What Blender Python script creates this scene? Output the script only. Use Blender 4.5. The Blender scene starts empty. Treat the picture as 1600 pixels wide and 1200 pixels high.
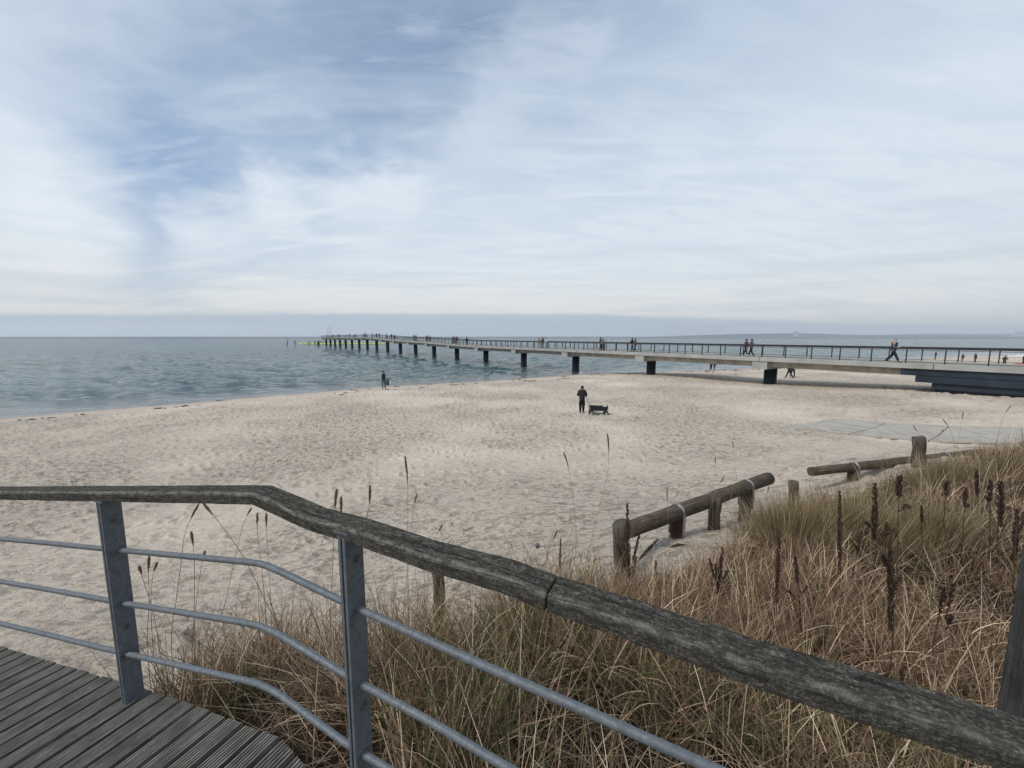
import bpy, bmesh, math, random
import numpy as np
from mathutils import Vector, Matrix
random.seed(7); rng = np.random.default_rng(7)
C = bpy.context.scene.collection
R = math.radians
# ---------------------------------------------------------------- camera
H = 5.25; F = 620.0; PITCH = math.atan(74.5 / F)
cam = bpy.data.cameras.new('camera'); camo = bpy.data.objects.new('camera', cam); C.objects.link(camo)
camo.location = (0, 0, H); camo.rotation_euler = (math.pi/2 - PITCH, 0, 0)
cam.sensor_width = 36; cam.lens = F/1600*36; cam.clip_start = .05; cam.clip_end = 60000
bpy.context.scene.camera = camo
# ---------------------------------------------------------------- light and exposure
SUN_EL, SUN_AZ = R(50), R(-118)          # azimuth clockwise from +Y (out to sea)
sc = bpy.context.scene
sc.view_settings.view_transform = 'Standard'; sc.view_settings.look = 'None'
sc.view_settings.exposure = 0.2; sc.view_settings.gamma = 1
sun = bpy.data.lights.new('sun', 'SUN'); sun.energy = 2.5; sun.angle = R(18); sun.color = (1, .95, .88)
suno = bpy.data.objects.new('sun', sun); C.objects.link(suno)
sd = Vector((math.sin(SUN_AZ)*math.cos(SUN_EL), math.cos(SUN_AZ)*math.cos(SUN_EL), math.sin(SUN_EL)))
suno.rotation_euler = sd.to_track_quat('Z', 'Y').to_euler(); suno.location = (0, 0, 60)

class NT:
    """tiny node helper"""
    def __init__(s, tree): s.t = tree; s.n = tree.nodes; s.l = tree.links
    def new(s, ty, **kw):
        n = s.n.new(ty)
        for k, v in kw.items(): setattr(n, k, v)
        return n
    def put(s, sock, v):
        if v is None: return
        if hasattr(v, 'is_output'): s.l.new(v, sock)
        else:
            if isinstance(v, (tuple, list)) and sock.type == 'RGBA' and len(v) == 3: v = (*v, 1)
            sock.default_value = v
    def math(s, op, a, b=None, c=None, clamp=False):
        n = s.new('ShaderNodeMath', operation=op, use_clamp=clamp)
        s.put(n.inputs[0], a); s.put(n.inputs[1], b); s.put(n.inputs[2], c); return n.outputs[0]
    def vmath(s, op, a, b=None, sc=None):
        n = s.new('ShaderNodeVectorMath', operation=op)
        s.put(n.inputs[0], a); s.put(n.inputs[1], b)
        if sc is not None: s.put(n.inputs['Scale'], sc)
        return n.outputs['Value'] if op in ('DISTANCE', 'LENGTH', 'DOT_PRODUCT') else n.outputs[0]
    def mix(s, f, a, b, blend='MIX'):
        n = s.new('ShaderNodeMix', data_type='RGBA', blend_type=blend)
        s.put(n.inputs[0], f); s.put(n.inputs[6], a); s.put(n.inputs[7], b); return n.outputs[2]
    def noise(s, vec, scale, detail=3, rough=.5, dist=0.0):
        n = s.new('ShaderNodeTexNoise'); s.put(n.inputs['Vector'], vec)
        n.inputs['Scale'].default_value = scale; n.inputs['Detail'].default_value = detail
        n.inputs['Roughness'].default_value = rough; n.inputs['Distortion'].default_value = dist
        return n.outputs['Fac']
    def noisec(s, vec, scale, detail=3):
        n = s.new('ShaderNodeTexNoise'); s.put(n.inputs['Vector'], vec)
        n.inputs['Scale'].default_value = scale; n.inputs['Detail'].default_value = detail
        return n.outputs['Color']
    def rng(s, v, a, b, c=0.0, d=1.0, smooth=False):
        n = s.new('ShaderNodeMapRange'); n.clamp = True
        if smooth: n.interpolation_type = 'SMOOTHSTEP'
        for i, q in enumerate((v, a, b, c, d)): s.put(n.inputs[i], q)
        return n.outputs[0]
    def scale(s, vec, xyz):
        return s.vmath('MULTIPLY', vec, xyz)
    def ramp(s, v, stops):
        n = s.new('ShaderNodeValToRGB'); s.put(n.inputs[0], v)
        cr = n.color_ramp
        while len(cr.elements) < len(stops): cr.elements.new(.5)
        for e, (p, c) in zip(cr.elements, stops): e.position = p; e.color = (*c, 1)
        return n.outputs[0]

def srgb(r, g, b):
    f = lambda v: (v/255/12.92) if v/255 <= .04045 else ((v/255+.055)/1.055)**2.4
    return (f(r), f(g), f(b))

def ray(px, py):
    a, b, c = px-800, F, -(py-600)
    return Vector((a, b*math.cos(PITCH)+c*math.sin(PITCH), -b*math.sin(PITCH)+c*math.cos(PITCH)))
def atY(px, py, Y):
    r = ray(px, py); return Vector((0, 0, H)) + r*(Y/r.y)

# ---------------------------------------------------------------- sky
w = bpy.data.worlds.new('World'); sc.world = w; w.use_nodes = True
nt = NT(w.node_tree); nt.n.clear()
out = nt.new('ShaderNodeOutputWorld')
D = nt.new('ShaderNodeTexCoord').outputs['Generated']
sep = nt.new('ShaderNodeSeparateXYZ'); nt.put(sep.inputs[0], D)
dx, dy, dz = sep.outputs
sky = nt.new('ShaderNodeTexSky', sky_type='NISHITA', sun_disc=False)
sky.sun_elevation = SUN_EL; sky.sun_rotation = SUN_AZ; sky.air_density = 1.2; sky.dust_density = 1.5
warp = nt.vmath('SCALE', nt.vmath('SUBTRACT', nt.noisec(nt.scale(D, (1, 1, 1.6)), 2.6, 4), (.5, .5, .5)), sc=.15)
warp2 = nt.vmath('SCALE', nt.vmath('SUBTRACT', nt.noisec(nt.scale(D, (1, 1, 2.4)), 11.0, 6), (.5, .5, .5)), sc=.15)
DW = nt.vmath('ADD', nt.vmath('ADD', D, warp), warp2)
def blobs(lst):
    acc = None
    for (px, py, rad, wt) in lst:
        d = ray(px, py).normalized()
        di = nt.vmath('DISTANCE', DW, tuple(d))
        v = nt.math('MULTIPLY', nt.rng(di, rad, 0.0, 0, 1, True), wt)
        acc = v if acc is None else nt.math('ADD', acc, v)
    return acc
BLUE = [(650,50,.36,.62),(560,120,.30,.42),(450,180,.30,.45),(350,230,.32,.60),(265,290,.26,.58),(200,350,.20,.55),
        (120,165,.20,.40),(760,80,.32,.35),(930,20,.40,.32),(250,400,.18,.30),(560,210,.16,.3),(700,190,.2,.25),(20,160,.20,.35),(150,190,.2,.3),(850,60,.3,.2)]
WISP = [(540,285,.10,.8),(620,300,.10,.6),(400,325,.10,.7),(300,380,.09,.5),(780,190,.14,.5),(860,100,.14,.4),
        (480,160,.08,.4),(700,230,.14,.3),(60,60,.22,.35),(40,230,.18,.35),(110,300,.17,.45),(60,360,.16,.5),(940,100,.1,.3),(330,350,.10,.5),(450,300,.1,.6)]
blue = blobs(BLUE); wisp = blobs(WISP)
zz = nt.math('ADD', nt.math('MAXIMUM', dz, 0.0), .22)
comb = nt.new('ShaderNodeCombineXYZ')
nt.put(comb.inputs[0], nt.math('DIVIDE', dx, zz)); nt.put(comb.inputs[1], nt.math('DIVIDE', dy, zz))
mp = nt.new('ShaderNodeMapping'); nt.put(mp.inputs[0], comb.outputs[0])
mp.inputs['Rotation'].default_value = (0, 0, R(-35)); mp.inputs['Scale'].default_value = (.55, 2.0, 1)
streak = nt.noise(mp.outputs[0], 1.7, 9, .62, 1.1)
fine = nt.noise(mp.outputs[0], 5.0, 8, .6, .6)
big = nt.noise(comb.outputs[0], .9, 5, .55, .5)
veil = nt.ramp(nt.rng(dz, 0.0, .75), [(0.0, srgb(242,238,228)), (.10, srgb(231,231,228)), (.22, srgb(217,226,232)), (.5, srgb(207,219,229)), (.75, srgb(172,189,208)), (1.0, srgb(150,170,194))])
veil = nt.mix(nt.math('MULTIPLY', nt.rng(big, .35, .7), nt.rng(dz, .08, .4, 0, .42)), veil, srgb(172,189,210))
veil = nt.mix(nt.math('MULTIPLY', nt.rng(dx, .25, .8), .35), veil, srgb(208,218,226))
tex = nt.math('ADD', nt.math('MULTIPLY', nt.math('SUBTRACT', streak, .5), 2.3), nt.math('MULTIPLY', nt.math('SUBTRACT', fine, .5), 1.8))
bm_ = nt.math('SUBTRACT', blue, nt.math('MULTIPLY', wisp, .75))
bm_ = nt.math('MULTIPLY', nt.math('ADD', bm_, nt.math('MULTIPLY', tex, nt.rng(bm_, -.1, .5, .35, 1.1))), 1.0)
bm_ = nt.rng(bm_, -.05, 1.45, 0, .88)
bcol = nt.ramp(nt.rng(dz, 0.0, .8), [(0, srgb(172,192,212)), (.35, srgb(132,160,199)), (.6, srgb(120,143,178)), (1, srgb(106,126,154))])
nish = nt.vmath('SCALE', sky.outputs[0], sc=.10)
bcol = nt.mix(.15, bcol, nish)
col = nt.mix(bm_, veil, bcol)
col = nt.mix(nt.math('MULTIPLY', nt.rng(nt.math('ADD', wisp, nt.math('MULTIPLY', tex, .8)), .15, 1.2), .75), col, srgb(228,234,239))
col = nt.mix(nt.math('MULTIPLY', nt.rng(fine, .40, .66), nt.rng(dz, .06, .3, .03, .22)), col, srgb(176,196,218))
# streaks low over the horizon
st = nt.noise(nt.scale(D, (1.2, 1.2, 22)), 2.2, 5, .55)
col = nt.mix(nt.math('MULTIPLY', nt.rng(st, .46, .68), nt.math('MULTIPLY', nt.rng(dz, .02, .06), nt.rng(dz, .30, .12, 0, .42))), col, srgb(183,198,210))
# the flat cloud bank that lies on the horizon
az = nt.math('ARCTAN2', dx, dy)
azv = nt.new('ShaderNodeCombineXYZ'); nt.put(azv.inputs[0], az)
top = nt.math('ADD', nt.math('MULTIPLY', .0565, nt.math('COSINE', az)), nt.math('MULTIPLY', nt.math('SUBTRACT', nt.noise(azv.outputs[0], 7, 5, .6), .5), .010))
top = nt.math('SUBTRACT', top, nt.rng(az, .15, .75, 0, .018))
el = nt.math('DIVIDE', dz, nt.math('POWER', nt.math('MAXIMUM', nt.math('ADD', nt.math('MULTIPLY', dx, dx), nt.math('MULTIPLY', dy, dy)), .0001), .5))
bank = nt.math('MULTIPLY', nt.rng(nt.math('SUBTRACT', top, el), -.002, .005), nt.math('MULTIPLY', nt.rng(az, .3, .8, .9, .45), nt.rng(nt.noise(nt.scale(D, (2, 2, 30)), 3, 4, .6), .3, .7, .8, 1.0)))
bankc = nt.ramp(nt.rng(el, 0, .056), [(0, srgb(176,196,210)), (.5, srgb(172,192,208)), (1, srgb(170,187,205))])
# puffs on top of the bank
col = nt.mix(nt.math('MULTIPLY', bank, 1.0), col, bankc)
bg = nt.new('ShaderNodeBackground'); nt.put(bg.inputs[0], col); bg.inputs[1].default_value = 1.0
nt.l.new(bg.outputs[0], out.inputs[0])
w.cycles.sampling_method = 'MANUAL'; w.cycles.sample_map_resolution = 512

# ---------------------------------------------------------------- mesh helpers
def fast_mesh(name, V, Q, attrs=None, smooth=False, tri=False):
    k = 3 if tri else 4
    me = bpy.data.meshes.new(name)
    V = np.asarray(V, np.float32); Q = np.asarray(Q, np.int32)
    me.vertices.add(len(V)); me.vertices.foreach_set('co', V.ravel())
    me.loops.add(Q.size); me.loops.foreach_set('vertex_index', Q.ravel())
    me.polygons.add(len(Q)); me.polygons.foreach_set('loop_start', np.arange(0, Q.size, k, dtype=np.int32))
    if smooth: me.polygons.foreach_set('use_smooth', np.ones(len(Q), bool))
    for an, (ty, data) in (attrs or {}).items():
        a = me.attributes.new(an, ty, 'POINT')
        a.data.foreach_set('vector' if ty == 'FLOAT_VECTOR' else 'value', np.asarray(data, np.float32).ravel())
    me.update(calc_edges=True)
    return me

def link(name, me, m=None, parent=None):
    o = bpy.data.objects.new(name, me); C.objects.link(o)
    if m: me.materials.append(m)
    if parent:
        o.parent = parent
        if parent.parent is None: o.matrix_parent_inverse = Matrix.Translation(parent.location).inverted()
    return o

class MB:
    """collects tubes, boxes and prisms in world space with a grain coordinate per vertex"""
    def __init__(s): s.v = []; s.f = []; s.g = []; s.sm = []
    def tube(s, pts, r, n=10, cap=True, smooth=True, wob=0.0, flat=None):
        pts = [Vector(p) for p in pts]
        rs = r if isinstance(r, (list, tuple)) else [r]*len(pts)
        b = len(s.v); L = 0; off = random.random()*50
        t0 = (pts[1]-pts[0]).normalized()
        up = Vector((0, 0, 1)) if abs(t0.z) < .9 else Vector((0, 1, 0))
        a = t0.cross(up).normalized()
        for i, p in enumerate(pts):
            t = (pts[min(i+1, len(pts)-1)] - pts[max(i-1, 0)]).normalized()
            a = (a - t*a.dot(t)).normalized(); c = t.cross(a)
            if i: L += (p-pts[i-1]).length
            for k in range(n):
                an = 2*math.pi*k/n
                rr = rs[i]*(1+wob*(random.random()-.5)*2)
                s.v.append(p + a*math.cos(an)*rr + c*math.sin(an)*rr)
                s.g.append((L+off, math.cos(an)*rs[i], math.sin(an)*rs[i]))
        for i in range(len(pts)-1):
            for k in range(n):
                k2 = (k+1) % n
                s.f.append((b+i*n+k, b+i*n+k2, b+(i+1)*n+k2, b+(i+1)*n+k)); s.sm.append(smooth)
        if cap:
            s.f.append(tuple(b+k for k in range(n))[::-1]); s.sm.append(False)
            e = b+(len(pts)-1)*n
            s.f.append(tuple(e+k for k in range(n))); s.sm.append(False)
        return s
    def prism(s, path, prof, ups=None, closed=True, smooth=False, side=None):
        """sweep a closed 2D profile [(across, up)] along a path; across is horizontal"""
        path = [Vector(p) for p in path]; n = len(prof); b = len(s.v); L = 0; off = random.random()*50
        for i, p in enumerate(path):
            t = (path[min(i+1, len(path)-1)] - path[max(i-1, 0)]); t.z = 0; t.normalize()
            a = Vector((-t.y, t.x, 0))
            if i: L += (p-path[i-1]).length
            if i and i < len(path)-1:
                t1 = (p-path[i-1]); t1.z = 0; k = 1/max(.5, t1.normalized().dot(t))
            else: k = 1
            for (x, z) in prof:
                s.v.append(p + a*x*k + Vector((0, 0, z))); s.g.append((L+off, x, z))
        for i in range(len(path)-1):
            for k in range(n):
                k2 = (k+1) % n
                s.f.append((b+i*n+k, b+i*n+k2, b+(i+1)*n+k2, b+(i+1)*n+k)); s.sm.append(smooth)
        s.f.append(tuple(b+k for k in range(n))[::-1]); s.sm.append(False)
        e = b+(len(path)-1)*n
        s.f.append(tuple(e+k for k in range(n))); s.sm.append(False)
        return s
    def box(s, c, ax, ay, az):
        """centre and three half-axis vectors"""
        c = Vector(c); b = len(s.v); ax, ay, az = Vector(ax), Vector(ay), Vector(az)
        off = random.random()*50
        for i in (-1, 1):
            for j in (-1, 1):
                for k in (-1, 1):
                    s.v.append(c+ax*i+ay*j+az*k)
                    s.g.append((k*az.length+off, i*ax.length, j*ay.length))
        for q in ((0,1,3,2),(4,6,7,5),(0,4,5,1),(2,3,7,6),(0,2,6,4),(1,5,7,3)):
            s.f.append(tuple(b+x for x in q)); s.sm.append(False)
        return s
    def ball(s, c, r, n=8, m=5, sq=(1, 1, 1)):
        b = len(s.v); c = Vector(c)
        for i in range(m+1):
            th = math.pi*i/m
            for k in range(n):
                ph = 2*math.pi*k/n
                d = Vector((math.sin(th)*math.cos(ph)*sq[0], math.sin(th)*math.sin(ph)*sq[1], math.cos(th)*sq[2]))*r
                s.v.append(c+d); s.g.append(tuple(d))
        for i in range(m):
            for k in range(n):
                k2 = (k+1) % n
                s.f.append((b+i*n+k, b+(i+1)*n+k, b+(i+1)*n+k2, b+i*n+k2)); s.sm.append(True)
        return s
    def build(s, name, m, parent=None, bevel=0, seg=2):
        me = bpy.data.meshes.new(name); me.from_pydata([tuple(v) for v in s.v], [], s.f)
        me.polygons.foreach_set('use_smooth', s.sm)
        a = me.attributes.new('grain', 'FLOAT_VECTOR', 'POINT'); a.data.foreach_set('vector', np.array([tuple(g) for g in s.g], np.float32).ravel())
        bm = bmesh.new(); bm.from_mesh(me); bmesh.ops.recalc_face_normals(bm, faces=bm.faces); bm.to_mesh(me); bm.free()
        o = link(name, me, m, parent)
        if bevel:
            md = o.modifiers.new('bevel', 'BEVEL'); md.width = bevel; md.segments = seg; md.limit_method = 'ANGLE'; md.angle_limit = R(35)
        return o

def thing(name, label, cat, loc=(0, 0, 0), group=None):
    o = bpy.data.objects.new(name, None); C.objects.link(o); o.location = loc; o.empty_display_size = .1
    return tag(o, label, cat, group)
def tag(o, label, cat, group=None, kind=None):
    o['label'] = label; o['category'] = cat
    if group: o['group'] = group
    if kind: o['kind'] = kind
    return o
def struct(o, label=None, kind='structure'):
    o['kind'] = kind
    if label: o['label'] = label
    return o

# ---------------------------------------------------------------- materials
def mat(name, rough=.7, metal=0.0, spec=.5):
    m = bpy.data.materials.new(name); m.use_nodes = True
    n = NT(m.node_tree); b = n.n['Principled BSDF']
    b.inputs['Roughness'].default_value = rough; b.inputs['Metallic'].default_value = metal
    b.inputs['Specular IOR Level'].default_value = spec
    return m, n, b
def bump(n, b, h, strength=.5, dist=.01):
    u = n.new('ShaderNodeBump'); n.put(u.inputs['Height'], h); u.inputs['Strength'].default_value = strength
    u.inputs['Distance'].default_value = dist; n.l.new(u.outputs[0], b.inputs['Normal']); return u
def attr(n, a): return n.new('ShaderNodeAttribute', attribute_name=a)
def plain(name, c, rough=.8, var=.25, metal=0.0, sc_=6.0, spec=.3):
    m, n, b = mat(name, rough, metal, spec)
    g = n.new('ShaderNodeTexCoord').outputs['Object']
    f = n.noise(g, sc_, 4, .6)
    n.put(b.inputs['Base Color'], n.mix(n.rng(f, .3, .7), tuple(x*(1-var) for x in c), tuple(min(1, x*(1+var)) for x in c)))
    return m
def wood(name, dark, mid, light, lichen=None, grain=(3, 60, 60), bs=.6, bd=.004, lich_amt=.5):
    m, n, b = mat(name, .85, 0, .2)
    g = attr(n, 'grain').outputs['Vector']
    gs = n.scale(g, grain)
    f1 = n.noise(gs, 1.0, 6, .65, .6)
    f2 = n.noise(n.scale(g, (grain[0]*3, grain[1]*3, grain[2]*3)), 1.0, 5, .7, .3)
    f3 = n.noise(g, 9, 5, .65)
    c = n.ramp(n.math('ADD', n.math('MULTIPLY', f1, .6), n.math('MULTIPLY', f2, .4)), [(.3, dark), (.5, mid), (.68, light)])
    c = n.mix(n.rng(f3, .45, .7, 0, .55), c, tuple(x*.45 for x in dark))
    if lichen:
        l1 = n.noise(g, 55, 6, .75); l2 = n.noise(g, 6, 3, .6)
        c = n.mix(n.math('MULTIPLY', n.rng(n.math('ADD', l1, n.math('MULTIPLY', n.math('SUBTRACT', l2, .5), .7)), .5, .6), lich_amt), c, lichen)
    n.put(b.inputs['Base Color'], c)
    bump(n, b, n.math('ADD', f1, n.math('MULTIPLY', f2, .6)), bs, bd)
    return m
M = {}
m, n, b = mat('weathered_rail_wood', .9, 0, .15); g = attr(n, 'grain').outputs['Vector']
a1 = n.noise(n.scale(g, (16, 70, 100)), 1.0, 8, .8, 1.2); a2 = n.noise(g, 190, 4, .8); a3 = n.noise(n.scale(g, (1, 1.6, 1.6)), 38, 6, .7); a4 = n.noise(n.scale(g, (2.5, 60, 60)), 1.3, 5, .7, 1.2)
c_ = n.ramp(n.math('ADD', n.math('MULTIPLY', a1, .45), n.math('MULTIPLY', a2, .55)), [(.38, (.012, .011, .009)), (.49, (.060, .055, .046)), (.57, (.15, .14, .118)), (.66, (.42, .395, .34))])
c_ = n.mix(n.rng(a3, .48, .56, 0, .7), c_, (.03, .029, .024))
c_ = n.mix(n.rng(a4, .60, .66, 0, .85), c_, (.012, .011, .010))
sg = n.new('ShaderNodeSeparateXYZ'); n.put(sg.inputs[0], g)
ed = n.rng(n.math('ABSOLUTE', n.math('SUBTRACT', sg.outputs[1], .006)), .0, .011, 1, 0)
ed = n.math('MULTIPLY', ed, n.rng(n.math('ABSOLUTE', n.math('ADD', sg.outputs[2], .002)), .003, .011, 1, 0))
c_ = n.mix(n.math('MULTIPLY', ed, n.rng(a3, .6, .4, .1, .5)), c_, (.30, .28, .24))
n.put(b.inputs['Base Color'], c_)
bump(n, b, n.math('ADD', n.math('ADD', n.math('MULTIPLY', a1, .8), n.math('MULTIPLY', a2, .5)), n.math('MULTIPLY', n.rng(a4, .56, .68), -.9)), 1.0, .007); M['rail_wood'] = m
M['log_wood'] = wood('weathered_log_wood', (.032, .024, .017), (.085, .066, .046), (.19, .155, .115), None, (3, 45, 45), .9, .006)
M['stake_wood'] = wood('grey_stake_wood', (.03, .025, .02), (.085, .07, .056), (.17, .15, .125), None, (3, 55, 55), 1.0, .008)
M['red_wood'] = wood('reddish_post_wood', (.026, .014, .010), (.070, .036, .026), (.13, .082, .058), None, (3, 45, 45), .9, .006)
M['dark_post'] = wood('dark_post_wood', (.018, .018, .018), (.05, .05, .048), (.10, .10, .095), None, (3, 50, 50), .9, .006)
M['deck_wood'] = wood('boardwalk_wood', (.060, .055, .048), (.150, .138, .122), (.29, .272, .245), None, (6, 60, 25), .6, .002)
M['platform_wood'] = wood('pale_platform_wood', (.29, .262, .222), (.38, .35, .305), (.46, .43, .38), None, (2, 12, 12), .4, .003)
# galvanised steel
m, n, b = mat('galvanised_steel', .6, .25, .4); g = n.new('ShaderNodeTexCoord').outputs['Object']
f = n.noise(g, 45, 8, .8); f2 = n.noise(g, 140, 4, .7)
n.put(b.inputs['Base Color'], n.mix(n.rng(f, .35, .7), (.078, .090, .102), (.165, .182, .196)))
n.put(b.inputs['Roughness'], n.rng(f2, .3, .7, .5, .72)); bump(n, b, f2, .25, .001); M['steel'] = m
m, n, b = mat('strap_steel', .35, .8, .5); n.put(b.inputs['Base Color'], n.mix(n.noise(n.new('ShaderNodeTexCoord').outputs['Object'], 40, 4), (.22, .23, .24), (.40, .41, .42))); M['strap'] = m
M['bolt'] = plain('bolt_steel', (.16, .15, .14), .45, .3, .7, 90)
M['conc'] = plain('pale_concrete', (.31, .31, .295), .85, .18, 0, .8)
M['girder'] = plain('beige_concrete', (.34, .31, .26), .85, .32, 0, 1.3)
M['navy'] = plain('dark_blue_coating', (.012, .018, .028), .6, .3, 0, 1.0)
M['navy2'] = plain('dark_blue_sheet_piles', (.018, .026, .040), .55, .35, 0, .8)
M['pier_rail'] = plain('dark_pier_handrail', (.022, .022, .025), .7, .2)
M['deckc'] = plain('pier_walkway', (.25, .24, .22), .85, .2, 0, .6)
M['yellow'] = plain('yellow_float', (.55, .65, .10), .6, .2, 0, .3)
M['seaweed'] = plain('seaweed_wrack', (.03, .024, .02), .8, .5, 0, 3)

# sand
def sand_material():
    m, n, b = mat('beach_sand', .95, 0, .15)
    P = n.new('ShaderNodeNewGeometry').outputs['Position']
    a = attr(n, 'wet').outputs['Fac']
    f1 = n.noise(P, .35, 5, .6); f2 = n.noise(P, 4.0, 6, .7); f3 = n.noise(P, 45, 4, .7)
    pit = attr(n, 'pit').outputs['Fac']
    c = n.mix(n.rng(f1, .3, .7), (.56, .475, .385), (.65, .56, .46))
    tr = n.rng(n.noise(P, .16, 3, .55), .36, .58, .12, 1.0)
    tr = n.math('MULTIPLY', tr, n.rng(a, 0, .6, 1, .15))
    c = n.mix(n.rng(n.noise(n.scale(P, (.06, .16, 1)), 1.0, 4, .6), .4, .62, 0, .45), c, (.42, .355, .295))
    c = n.mix(n.rng(f2, .35, .72, 0, .5), c, (.60, .53, .455))
    f5 = n.noise(n.scale(P, (.8, 1.2, 1)), 10, 4, .7, .8)
    c = n.mix(n.math('MULTIPLY', n.rng(f5, .52, .62, 0, .4), tr), c, (.23, .185, .15))
    c = n.mix(n.rng(f3, .4, .75, 0, .25), c, (.28, .235, .195))
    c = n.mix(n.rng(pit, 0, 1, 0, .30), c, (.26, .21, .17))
    f4 = n.noise(n.scale(P, (1, 1.3, 1)), 4.6, 6, .75, .8)
    c = n.mix(n.math('MULTIPLY', n.rng(f4, .51, .55, 0, .66), tr), c, (.19, .15, .115))
    deb = n.noise(P, 2.6, 6, .8)
    c = n.mix(n.math('MULTIPLY', n.rng(deb, .70, .76), .55), c, (.09, .07, .055))
    c = n.mix(n.math('MULTIPLY', n.rng(a, 0, .7), .42), c, (.27, .225, .185))
    c = n.mix(n.math('MULTIPLY', n.rng(a, .80, 1.0), .75), c, (.15, .125, .10))
    n.put(b.inputs['Base Color'], c)
    n.put(b.inputs['Roughness'], n.rng(a, .78, 1, .95, .35))
    h = n.math('ADD', n.math('MULTIPLY', n.noise(P, 5.0, 6, .66), 1.0), n.math('MULTIPLY', n.noise(P, 28, 5, .7), .22))
    h = n.math('MULTIPLY', n.math('MULTIPLY', h, n.rng(tr, 0, 1, .35, 1.1)), n.rng(a, 0, 1, 1, .15))
    bump(n, b, h, 1.0, .16)
    return m
# sea
def sea_material():
    m, n, b = mat('sea_water', .08, 0, .5)
    b.inputs['IOR'].default_value = 1.34
    P = n.new('ShaderNodeNewGeometry').outputs['Position']
    sx = n.new('ShaderNodeSeparateXYZ'); n.put(sx.inputs[0], P)
    mp = n.new('ShaderNodeMapping'); n.put(mp.inputs[0], P); mp.inputs['Rotation'].default_value = (0, 0, R(-14)); mp.inputs['Scale'].default_value = (.34, 1, 1)
    Q = mp.outputs[0]
    mq = n.new('ShaderNodeMapping'); n.put(mq.inputs[0], P); mq.inputs['Rotation'].default_value = (0, 0, R(-22)); Q0 = mq.outputs[0]
    big = n.noise(P, .035, 4, .6)
    c = n.mix(n.rng(big, .35, .65), (.036, .070, .077), (.064, .114, .122))
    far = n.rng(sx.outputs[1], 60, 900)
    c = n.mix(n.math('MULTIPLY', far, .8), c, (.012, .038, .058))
    sh = attr(n, 'shallow').outputs['Fac']
    c = n.mix(n.math('MULTIPLY', sh, .8), c, (.135, .13, .115))
    foam = n.math('MULTIPLY', n.rng(n.noise(Q, 2.3, 6, .75), .60, .70), n.rng(attr(n, 'shallow').outputs['Fac'], .70, 1.0, 0, .8))
    c = n.mix(foam, c, (.6, .63, .64))
    n.put(b.inputs['Base Color'], c)
    n.put(b.inputs['Roughness'], n.rng(sx.outputs[1], 40, 1500, .07, .30))
    def ridge(sc_, ax_, ay_, w_, d_=5):
        v = n.noise(n.scale(Q0, (ax_, ay_, 1)), sc_, d_, .62, .25)
        return n.math('MULTIPLY', n.math('SUBTRACT', 1.0, n.math('MULTIPLY', n.math('ABSOLUTE', n.math('SUBTRACT', v, .5)), 3.2)), w_)
    h = n.math('ADD', ridge(1.5, .30, 1, .20), ridge(.42, .25, 1, .75, 4))
    h = n.math('ADD', h, n.math('MULTIPLY', n.noise(Q, 5.5, 4, .6), .10))
    h = n.math('ADD', h, n.math('MULTIPLY', n.noise(Q, .12, 4, .6), 1.6))
    u = bump(n, b, h, 1.0, .95)
    n.put(u.inputs['Strength'], n.math('MULTIPLY', n.rng(sx.outputs[1], 20, 110, .40, 1), n.rng(sh, 0, 1, 1, .35)))
    return m

# ---------------------------------------------------------------- terrain
SX = np.array([-400, -60, -32.6, -25.4, -13.2, 0, 8.9, 33, 89, 120, 500.])
SY = np.array([-180, 8, 25.3, 31.6, 41.9, 49.0, 54.8, 62.6, 90, 107, 330.])
def shore(X): return np.interp(X, SX, SY)
TT = np.array([-300, -60, -5, 0, 3, 9, 23, 33, 60, 400.]); TH = np.array([-6, -2.5, -.35, 0, .26, .60, .74, 1.0, 1.35, 3.0])
CP = [(0,3,2.85),(0,6,2.0),(0,10,1.35),(0,15,.98),(-3,3,2.1),(-6,4,1.75),(-10,6,1.3),(-18,8,1.05),(-1.5,1.9,3.05),(-1.0,1.9,3.28),(-2.6,2.3,2.5),(-1.0,2.6,2.9),(-.7,3.8,2.42),(0,2,3.2),
      (1.7,4.4,2.88),(1.2,4.0,2.8),(2.2,5,2.72),(3.4,5.6,2.62),(5.7,6.8,2.62),(7.2,7.6,2.85),(9,7.3,3.0),(12,8,3.1),(4,3.5,3.3),(6,4,3.5),
      (3,2,3.2),(5,2,3.5),(1,1.6,3.3),(0,-1,3),(10,3,3.7),(20,6,3.3),(26,10,2.6),(4,9,1.75),(8,11,1.6),(12.3,18,1.07),(17.5,15.5,1.1),(14,11.5,1.9),
      (4.1,23.2,.75),(28,27,1.42),(24,37,.83),(17,47.9,.7),(-10,20,.78),(-20,18,.8),(-2.5,1,2.75),(-4,0,2.5),(-9,0,2),(40,40,1.2),(20,23,1.1),
      (-30,10,.9),(60,50,1.1),(75,62,1.0),(30,5,3.2),(50,15,2.4),(-40,-20,3),(40,-20,4.0),(0,-25,4.0),(-25,-10,2.2),(34,20,1.7)]
def hbase(X, Y): return np.interp((shore(X)-Y)*.85, TT, TH)
_cx = np.array([c[:2] for c in CP], float); _ch = np.array([c[2] for c in CP], float) - hbase(_cx[:,0], _cx[:,1])
def _U(r2): return r2*np.log(r2+1e-9)
_n = len(CP); _A = np.zeros((_n+3, _n+3))
_d2 = ((_cx[:, None]-_cx[None])**2).sum(-1); _A[:_n, :_n] = _U(_d2) + np.eye(_n)*.02
_A[:_n, _n] = 1; _A[:_n, _n+1:] = _cx; _A[_n, :_n] = 1; _A[_n+1:, :_n] = _cx.T
_W = np.linalg.solve(_A, np.concatenate([_ch, [0, 0, 0]]))
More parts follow.
